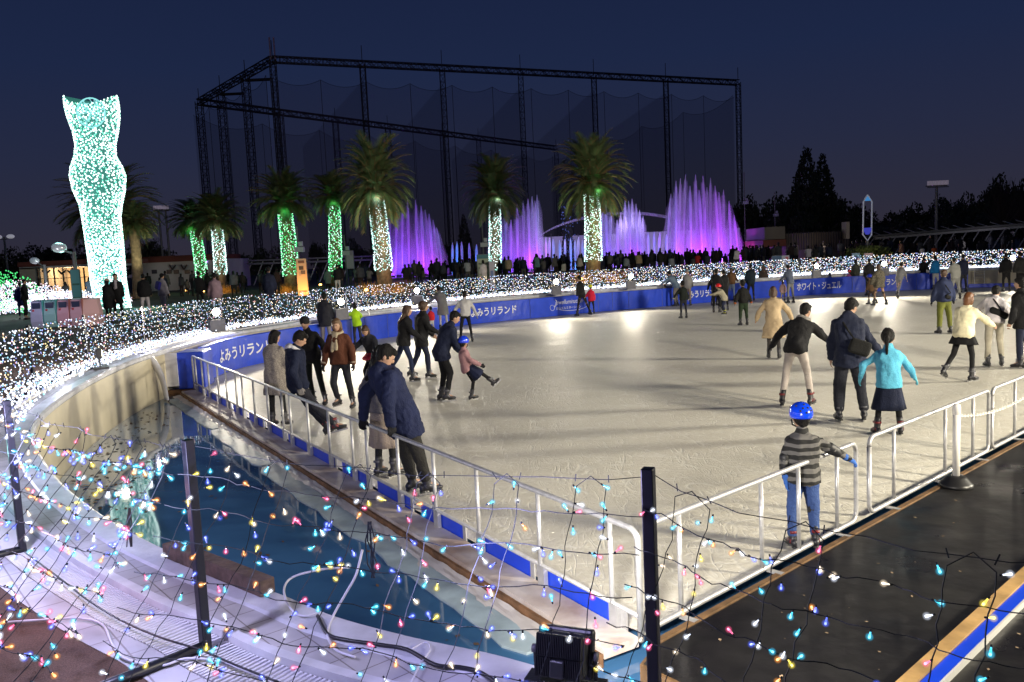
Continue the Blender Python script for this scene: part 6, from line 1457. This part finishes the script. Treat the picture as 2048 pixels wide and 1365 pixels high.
# dark tree with blue lights behind the arc
P = atY(1137, 500, 90); o = empty('lit_tree', (P.x, P.y, DZ), 0, 'slim dark tree with faint blue lights left of the green and white palm', 'tree'); q = MB(); r = random.Random(8)
c = bpy.data.objects.new('crown', TM['con2']); col.objects.link(c); c.parent = o; zt = atY(1137, 412, 90).z-DZ; c.scale = (.28, .28, zt/10)
for k in range(110): octa(q, V((r.gauss(0, .4), -.8, r.uniform(.5, zt))), .05, 0)
q.build('string_lights', emit('faint_blue', (.12, .16, .6), .9), o)
t_ = bpy.data.objects.new('trunk', TRK); col.objects.link(t_); t_.parent = o; t_.scale = (.6, .6, 1)
# ================================================================== STRING LIGHT NET FENCE
LC = [('blue', (.10, .16, 1)), ('cyan', (.05, .65, 1)), ('white', (.80, .86, 1)), ('pink', (1, .12, .30)), ('amber', (1, .36, .05)), ('yellow', (1, .80, .08)), ('warm', (1, .82, .6))]
FARM = [emit('netlight_'+n_, tuple(.35+.65*k for k in c) if n_ not in ('white', 'warm') else c, 2.6 if n_ in ('white', 'warm') else 1.5) for n_, c in LC]
FW = [3, 4, 9, 1, 1, 1, 3]
M_cord = mat('net_cord', (.012, .018, .022), .6); M_post = mat('post_black', (.006, .007, .013), .4)
FP = [(-6.5, 9.3), (-7.75, 12.3), (-8.5, 15.6), (-8.95, 19.9), (-8.75, 24), (-7.4, 27.3), (-5.7, 31), (-3.3, 34.5), (.2, 38.0), (5.8, 41.0), (12, 44.0), (18, 45.0), (26, 43.8), (34, 40)]
FPTS = catmull([(x, y, DZ) for x, y in FP], 12)
def far_net(pts, lab, seed):
    o = empty('string_light_fence', pts[0], 0, lab, 'light fence'); O2 = pts[0]; r = random.Random(seed); q = MB(); co_ = MB()
    nrm = offset(pts, 1.0); acc = 0
    for i in range(len(pts)-1):
        a, b_ = pts[i], pts[i+1]; L = (b_-a).length; n_ = V((nrm[i]-pts[i])); 
        if n_.dot(V((5, 22, DZ))-a) > 0: n_ = -n_
        D = (a-CAM).length; rb = max(.016, D*.00068); step = .036 if D < 30 else .042
        nb = int(L/step)
        for k in range(nb):
            c = a.lerp(b_, (k+r.random())/nb)
            for row in range(8):
                if r.random() < .30: continue
                z = .06+row*.115+r.uniform(-.05, .05); c2 = c+n_*(r.uniform(-.05, .05)-.25*(1-z))+V((0, 0, z)); octa(q, c2-O2, rb*r.uniform(.6, 1.0), r.choices(range(7), FW)[0])
            for _ in range(4):
                c2 = c+n_*(-.35+r.uniform(-.35, .3))+V((r.uniform(-.05, .05), 0, .02+abs(r.gauss(0, .06)))); octa(q, c2-O2, rb*r.uniform(.9, 1.25), 2 if r.random() < .6 else r.choices(range(7), FW)[0])
        for row in range(8): co_.tube([a-O2+V((0, 0, .06+row*.115))-n_*.25*(.9-row*.115), b_-O2+V((0, 0, .06+row*.115))-n_*.25*(.9-row*.115)], .004, 3, 0, False)
        if i % 9 == 0:
            p = MB(); p.beam(a-O2, a-O2+V((0, 0, .95)), .045, .045); p.build('post', M_post, o)
        nv = int(L/.16)
        for k in range(nv):
            c = a.lerp(b_, k/nv)-O2; co_.tube([c-n_*.25, c+V((0, 0, .92))], .004, 3, 0, False)
    co_.build('net_cord', M_cord, o); l = q.build('bulbs', FARM, o); l['kind'] = 'stuff'
h1 = next(i for i, p in enumerate(FPTS) if p.y > 26)
far_net(FPTS[:h1+1], 'net of coloured string lights along the left side of the pool', 1)
far_net(FPTS[h1:], 'long net of coloured string lights along the back behind the blue barriers', 2)
# ------------------------------------------------------------------ near net, hung from square posts and pegged outwards
NP_ = [V((2.15, .75, DZ)), V((1.22, 1.83, DZ)), V((.44, 2.72, DZ)), V((-1.45, 3.56, DZ)), V((-3.14, 5.02, DZ)), V((-4.95, 7.0, DZ)), V((-6.5, 9.3, DZ))]
PH = .97
NB = []        # (core, body) materials
for n_, c in LC:
    core = emit('bulb_core_'+n_, tuple(.22+.78*k for k in c) if n_ not in ('blue',) else (.25, .32, 1), 4.5)
    m = bpy.data.materials.new('bulb_glass_'+n_); m.use_nodes = True; nn = m.node_tree; nn.nodes.clear(); oo = nn.nodes.new('ShaderNodeOutputMaterial')
    tr = nn.nodes.new('ShaderNodeBsdfTransparent'); em = nn.nodes.new('ShaderNodeEmission'); em.inputs[0].default_value = (*c, 1); em.inputs[1].default_value = 2.0; gl = nn.nodes.new('ShaderNodeBsdfGlossy'); gl.inputs['Roughness'].default_value = .15
    a_ = nn.nodes.new('ShaderNodeAddShader'); mx_ = nn.nodes.new('ShaderNodeMixShader'); mx_.inputs[0].default_value = .42
    nn.links.new(em.outputs[0], a_.inputs[0]); nn.links.new(gl.outputs[0], a_.inputs[1]); nn.links.new(tr.outputs[0], mx_.inputs[1]); nn.links.new(a_.outputs[0], mx_.inputs[2]); nn.links.new(mx_.outputs[0], oo.inputs[0]); m.cycles.emission_sampling = 'NONE'
    h_ = bpy.data.materials.new('bulb_halo_'+n_); h_.use_nodes = True; nn = h_.node_tree; nn.nodes.clear(); oo = nn.nodes.new('ShaderNodeOutputMaterial')
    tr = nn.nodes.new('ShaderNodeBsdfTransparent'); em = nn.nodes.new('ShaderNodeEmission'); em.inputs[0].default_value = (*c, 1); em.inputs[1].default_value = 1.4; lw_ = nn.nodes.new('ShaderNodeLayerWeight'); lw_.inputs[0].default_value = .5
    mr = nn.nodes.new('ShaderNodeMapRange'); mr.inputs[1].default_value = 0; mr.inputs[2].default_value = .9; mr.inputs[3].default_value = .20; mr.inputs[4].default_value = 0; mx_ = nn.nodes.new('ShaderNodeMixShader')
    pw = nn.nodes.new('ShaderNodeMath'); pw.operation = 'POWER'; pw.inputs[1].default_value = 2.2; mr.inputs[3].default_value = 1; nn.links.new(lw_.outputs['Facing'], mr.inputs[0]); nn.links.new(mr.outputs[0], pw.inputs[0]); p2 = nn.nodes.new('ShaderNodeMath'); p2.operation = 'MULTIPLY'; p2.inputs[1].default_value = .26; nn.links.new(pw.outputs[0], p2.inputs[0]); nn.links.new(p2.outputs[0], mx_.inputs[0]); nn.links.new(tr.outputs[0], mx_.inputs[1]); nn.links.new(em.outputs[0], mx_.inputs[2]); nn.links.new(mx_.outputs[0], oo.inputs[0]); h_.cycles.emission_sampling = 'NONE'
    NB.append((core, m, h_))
# each bulb: clear tube body with a glowing tip and an added shell imitating its halo of light
def bulb_mesh(ci):
    q = MB(); q.ell((0, 0, .0), (.0050, .0050, .0062), None, 8, 6, 0)
    q.tube([(0, 0, -.006), (0, 0, .004), (0, 0, .016), (0, 0, .026)], [.0046, .0052, .0038, .0030], 7, 1)
    q.tube([(0, 0, .026), (0, 0, .036)], [.0042, .004], 6, 2)
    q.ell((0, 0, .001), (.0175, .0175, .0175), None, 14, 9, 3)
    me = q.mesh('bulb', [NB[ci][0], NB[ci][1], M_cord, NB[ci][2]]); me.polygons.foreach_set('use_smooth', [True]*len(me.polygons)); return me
BM = [bulb_mesh(i) for i in range(7)]
NWT = [6, 6, 3, 3, 3, 2, 2]
def near_net(idx, lab, dens=.15):
    r = random.Random(idx*13+5); A = NP_[idx]; B = NP_[idx+1]; L = (B-A).length; d = (B-A).normalized(); nn = V((d.y, -d.x, 0))
    if nn.dot(CAM-A) < 0 and idx < 4: nn = -nn
    if idx >= 4 and nn.x > 0: nn = -nn
    o = empty('string_light_fence', A, 0, lab, 'light fence'); SP_ = .80 if idx >= 2 else .55
    def surf(u, v):     # u along 0..1, v from 0 top to 1 foot
        sag = .05*4*u*(1-u); z = PH-.03-sag-v*(PH-.05-sag); out_ = SP_*(v**1.25)
        w_ = .02*math.sin(u*L*9+v*5)+.012*math.sin(v*17+u*30)
        return d*(L*u)+nn*(out_+w_)+V((0, 0, z))
    p = MB(); p.beam((0, 0, .0), (0, 0, PH), .042, .042, up=V((d.x, d.y, 0))); bevel(p.build('post', M_post, o), .004)
    if idx in (3, 4, 2):
        p = MB(); p.tube([V((0, 0, .02)), nn*.75+V((0, 0, .03))], .024, 8); p.build('foot_bar', M_post, o, True)
    cq = MB(); cq.tube([surf(k/16, 0) for k in range(17)], .0016, 4); rows = 8
    for j in range(1, rows):
        v = j/rows*.96
        cq.tube([surf(k/40, v)+V((0, 0, r.uniform(-.006, .006))) for k in range(41)], .0018, 4, 0, False)
    nv = int(L/dens); us = []
    for k in range(nv//2):
        uc = (k+.5+r.uniform(-.12, .12))/(nv//2); h_ = (.055+r.uniform(-.01, .015))/L; ua, ub = uc-h_, uc+h_
        pa = [surf(min(max(ua+r.uniform(-.004, .004)/L*2, 0), 1), v/22) for v in range(22, 1, -1)]; pb_ = [surf(min(max(ub+r.uniform(-.004, .004)/L*2, 0), 1), v/22) for v in range(2, 23)]
        pk = [surf(max(0, ua), .03), surf(uc, .0)+V((0, 0, .012)), surf(min(1, ub), .03)]
        cq.tube(pa+pk+pb_, .0019, 4, 0, False); us += [ua, ub]
        for e_ in (ua, ub):     # twisted knots at the top wire
            c = surf(min(max(e_, 0), 1), 0); cq.tube([c+V((r.uniform(-.01, .01), 0, -.01)), c+V((r.uniform(-.012, .012), 0, .016))], .0022, 3)
    cq.build('net_cord', M_cord, o)
    bl = []
    for u in us:
        for j in range(rows*2):
            if r.random() < .22: continue
            v = (j+.5+r.uniform(-.3, .3))/(rows*2); c = surf(min(max(u+r.uniform(-.03, .03)/L, 0), 1), v); bl.append(c)
    # extra lights hung on the row cords
    for k in range(int(L*(60 if idx < 2 else 85 if idx == 2 else 125))): bl.append(surf(r.random(), r.choice([j/rows*.96 for j in range(1, rows)])))
    def vis_(c):
        q_ = A+c-CAM; z = q_.dot(cd); 
        if z < .2: return -1
        x = F*q_.dot(cr)/z; y = F*q_.dot(cu)/z
        return 1/z if abs(x) < 1040 and abs(y) < 700 else -1
    bl.sort(key=lambda c: -vis_(c)); rest = MB()
    for n2, c in enumerate(bl):
        ci = r.choices(range(7), NWT)[0]; dr = V((r.gauss(0, .8), r.gauss(0, .6), r.gauss(.5, .9))).normalized(); M = Matrix.Translation(c+dr*.0) @ dr.to_track_quat('Z', 'Y').to_matrix().to_4x4() @ Matrix.Scale(.66 if idx < 2 else .8 if idx == 2 else .95, 4) @ Matrix.Translation((0, 0, -.036))
        if n2 < 100 and vis_(c) > 0:
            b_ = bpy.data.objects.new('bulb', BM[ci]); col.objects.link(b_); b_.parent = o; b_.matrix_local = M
        else:
            k0 = len(rest.v); me = BM[ci]
            rest.v += [tuple(M @ v.co) for v in me.vertices]; rest.f += [tuple(i+k0 for i in p.vertices) for p in me.polygons]; rest.m += [21 if p.material_index == 2 else ci*3+min(p.material_index, 2) for p in me.polygons]
    if rest.v:
        ms = []
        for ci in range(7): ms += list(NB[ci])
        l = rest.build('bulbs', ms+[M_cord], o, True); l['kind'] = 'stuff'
LB = ['nearest span of light net at lower right, in front of the black matting', 'span of light net crossing the corner of the rails, right of the black floodlight', 'span of light net over the water, left of the black corner post', 'light net span over the grating, left of the post standing in the drain', 'light net span at the left edge by the leaning post', 'light net span rising toward the cream wall at far left']
near_net(0, LB[0]); near_net(1, LB[1]); near_net(2, LB[2], .16); near_net(3, LB[3], .15); near_net(4, LB[4], .13); near_net(5, LB[5], .13)
# ------------------------------------------------------------------ black floodlight seen from behind, cables
P = V((.15, 3.10, DZ+.01)); o = empty('work_floodlight', P, math.radians(-22), 'black finned floodlight seen from behind, standing on the pool edge aimed at the ice', 'floodlight')
M_fl = mat('floodlight_black', (.014, .015, .018), .38, bump=.1, bscale=80); T0 = Matrix.Translation((0, 0, .13)) @ Matrix.Rotation(math.radians(-14), 4, 'X')
def obx(c, h, nm, m_, par, bv=.006):
    q = MB(); q.box(c, h, 0, T0); return bevel(q.build(nm, m_, par), bv)
obx((0, .02, 0), (.115, .022, .095), 'front_frame', M_fl, o, .012); hs = obx((0, -.03, 0), (.100, .035, .085), 'housing', M_fl, o, .02)
q = MB()
for k in range(26): q.box(((k-12.5)*.0072, -.072, .038), (.0014, .014, .042), 0, T0)
for k in range(26):
    if abs(k-12.5) > 4: q.box(((k-12.5)*.0072, -.072, -.045), (.0014, .014, .036), 0, T0)
q.build('cooling_fin', M_fl, hs)
q = MB(); q.box((0, -.08, -.045), (.030, .02, .034), 0, T0); bevel(q.build('junction_box', M_fl, hs), .008)
q = MB(); q.ell((0, -.104, -.035), (.008, .004, .013), T0.to_3x3(), 8, 6); q.v = [tuple(V(v)+V((0, 0, .13))) for v in q.v]; q.build('cable_gland', mat('gland_grey', (.25, .28, .3), .4), hs)
for s_ in (-1, 1):
    q = MB(); q.tube([V((s_*.135, 0, .13)), V((s_*.118, 0, .13))], .018, 12); q.build('knob', mat('knob_grey', (.10, .10, .11), .5), o, True)
q = MB(); q.tube([(-.125, 0, .14), (-.125, 0, .01), (.125, 0, .01), (.125, 0, .14)], .009, 6); q.build('bracket', M_fl, o)
q = MB(); q.beam((-.16, 0, .01), (.16, 0, .01), .09, .02); q.build('foot', M_fl, o)
q = MB(); q.box((0, .044, 0), (.095, .004, .078), 0, T0); q.build('lens', emit('work_flood_lens', (1, .95, .88), 8), o)
def cable(px, lab, r_, m_, z=DZ+.02, lift=None):
    pts = [at(x, y, z+(lift or {}).get(i, 0)) for i, (x, y) in enumerate(px)]; p0 = pts[0].copy(); q = MB(); q.tube([p-p0 for p in catmull(pts, 6)], r_, 7); o = q.build('cable', m_, smooth=True); o.location = p0; tag(o, lab, 'cable')
M_wc = mat('cable_white', (.6, .6, .68), .4); M_bc = mat('cable_black', (.015, .015, .02), .4)
cable([(0, 1246), (90, 1240), (160, 1237), (205, 1250), (225, 1290), (250, 1318), (320, 1332), (370, 1318), (430, 1322), (500, 1345), (540, 1366)], 'white cable snaking over the brown paving at lower left', .006, M_wc)
cable([(695, 1135), (640, 1140), (585, 1155), (568, 1180), (580, 1215), (605, 1232), (640, 1225)], 'white cable looping over the coping beside the timber block', .006, M_wc, DZ+.03, {0: .12, 1: .06})
cable([(725, 1100), (712, 1150), (690, 1190), (665, 1235), (655, 1270), (672, 1300), (710, 1315)], 'white cable hanging from the net down onto the tiles', .006, M_wc, DZ+.02, {0: .3, 1: .2, 2: .1})
cable([(635, 1232), (655, 1268), (690, 1280), (760, 1290), (815, 1300), (870, 1330), (920, 1335), (960, 1345), (1000, 1370)], 'thick black cable curving across the tiles to the floodlight', .009, M_bc)
cable([(820, 1300), (850, 1285), (860, 1300), (840, 1330), (820, 1370)], 'thin white cable crossing the thick black one', .004, M_wc)
cable([(50, 1105), (130, 1165), (175, 1200), (240, 1240), (320, 1275), (400, 1300), (470, 1330), (560, 1366)], 'dark drooping cable along the foot of the light net', .005, M_bc, DZ+.05)
# bundled dark cord hanging in the net
q = MB(); r = random.Random(3)
for k in range(5): q.tube([V((r.uniform(-.01, .01), 0, .16)), V((r.uniform(-.025, .025), 0, .08)), V((r.uniform(-.02, .02), 0, -.02)), V((r.uniform(-.01, .01), 0, -.08))], .0035, 4)
o = q.build('cord_bundle', M_cord); c = V((-.62, 3.28, 1.44)); o.location = c; tag(o, 'bundle of spare cord tied up in the light net over the water', 'cord')
q = MB()
for k in range(4): q.tube([V((r.uniform(-.01, .01), 0, .12)), V((r.uniform(-.02, .02), 0, .04)), V((r.uniform(-.03, .0), 0, -.09))], .0035, 4)
o = q.build('cord_bundle', M_cord); o.location = (-2.05, 4.2, 1.32); tag(o, 'bundle of dark cord tied in the light net over the white coping', 'cord')
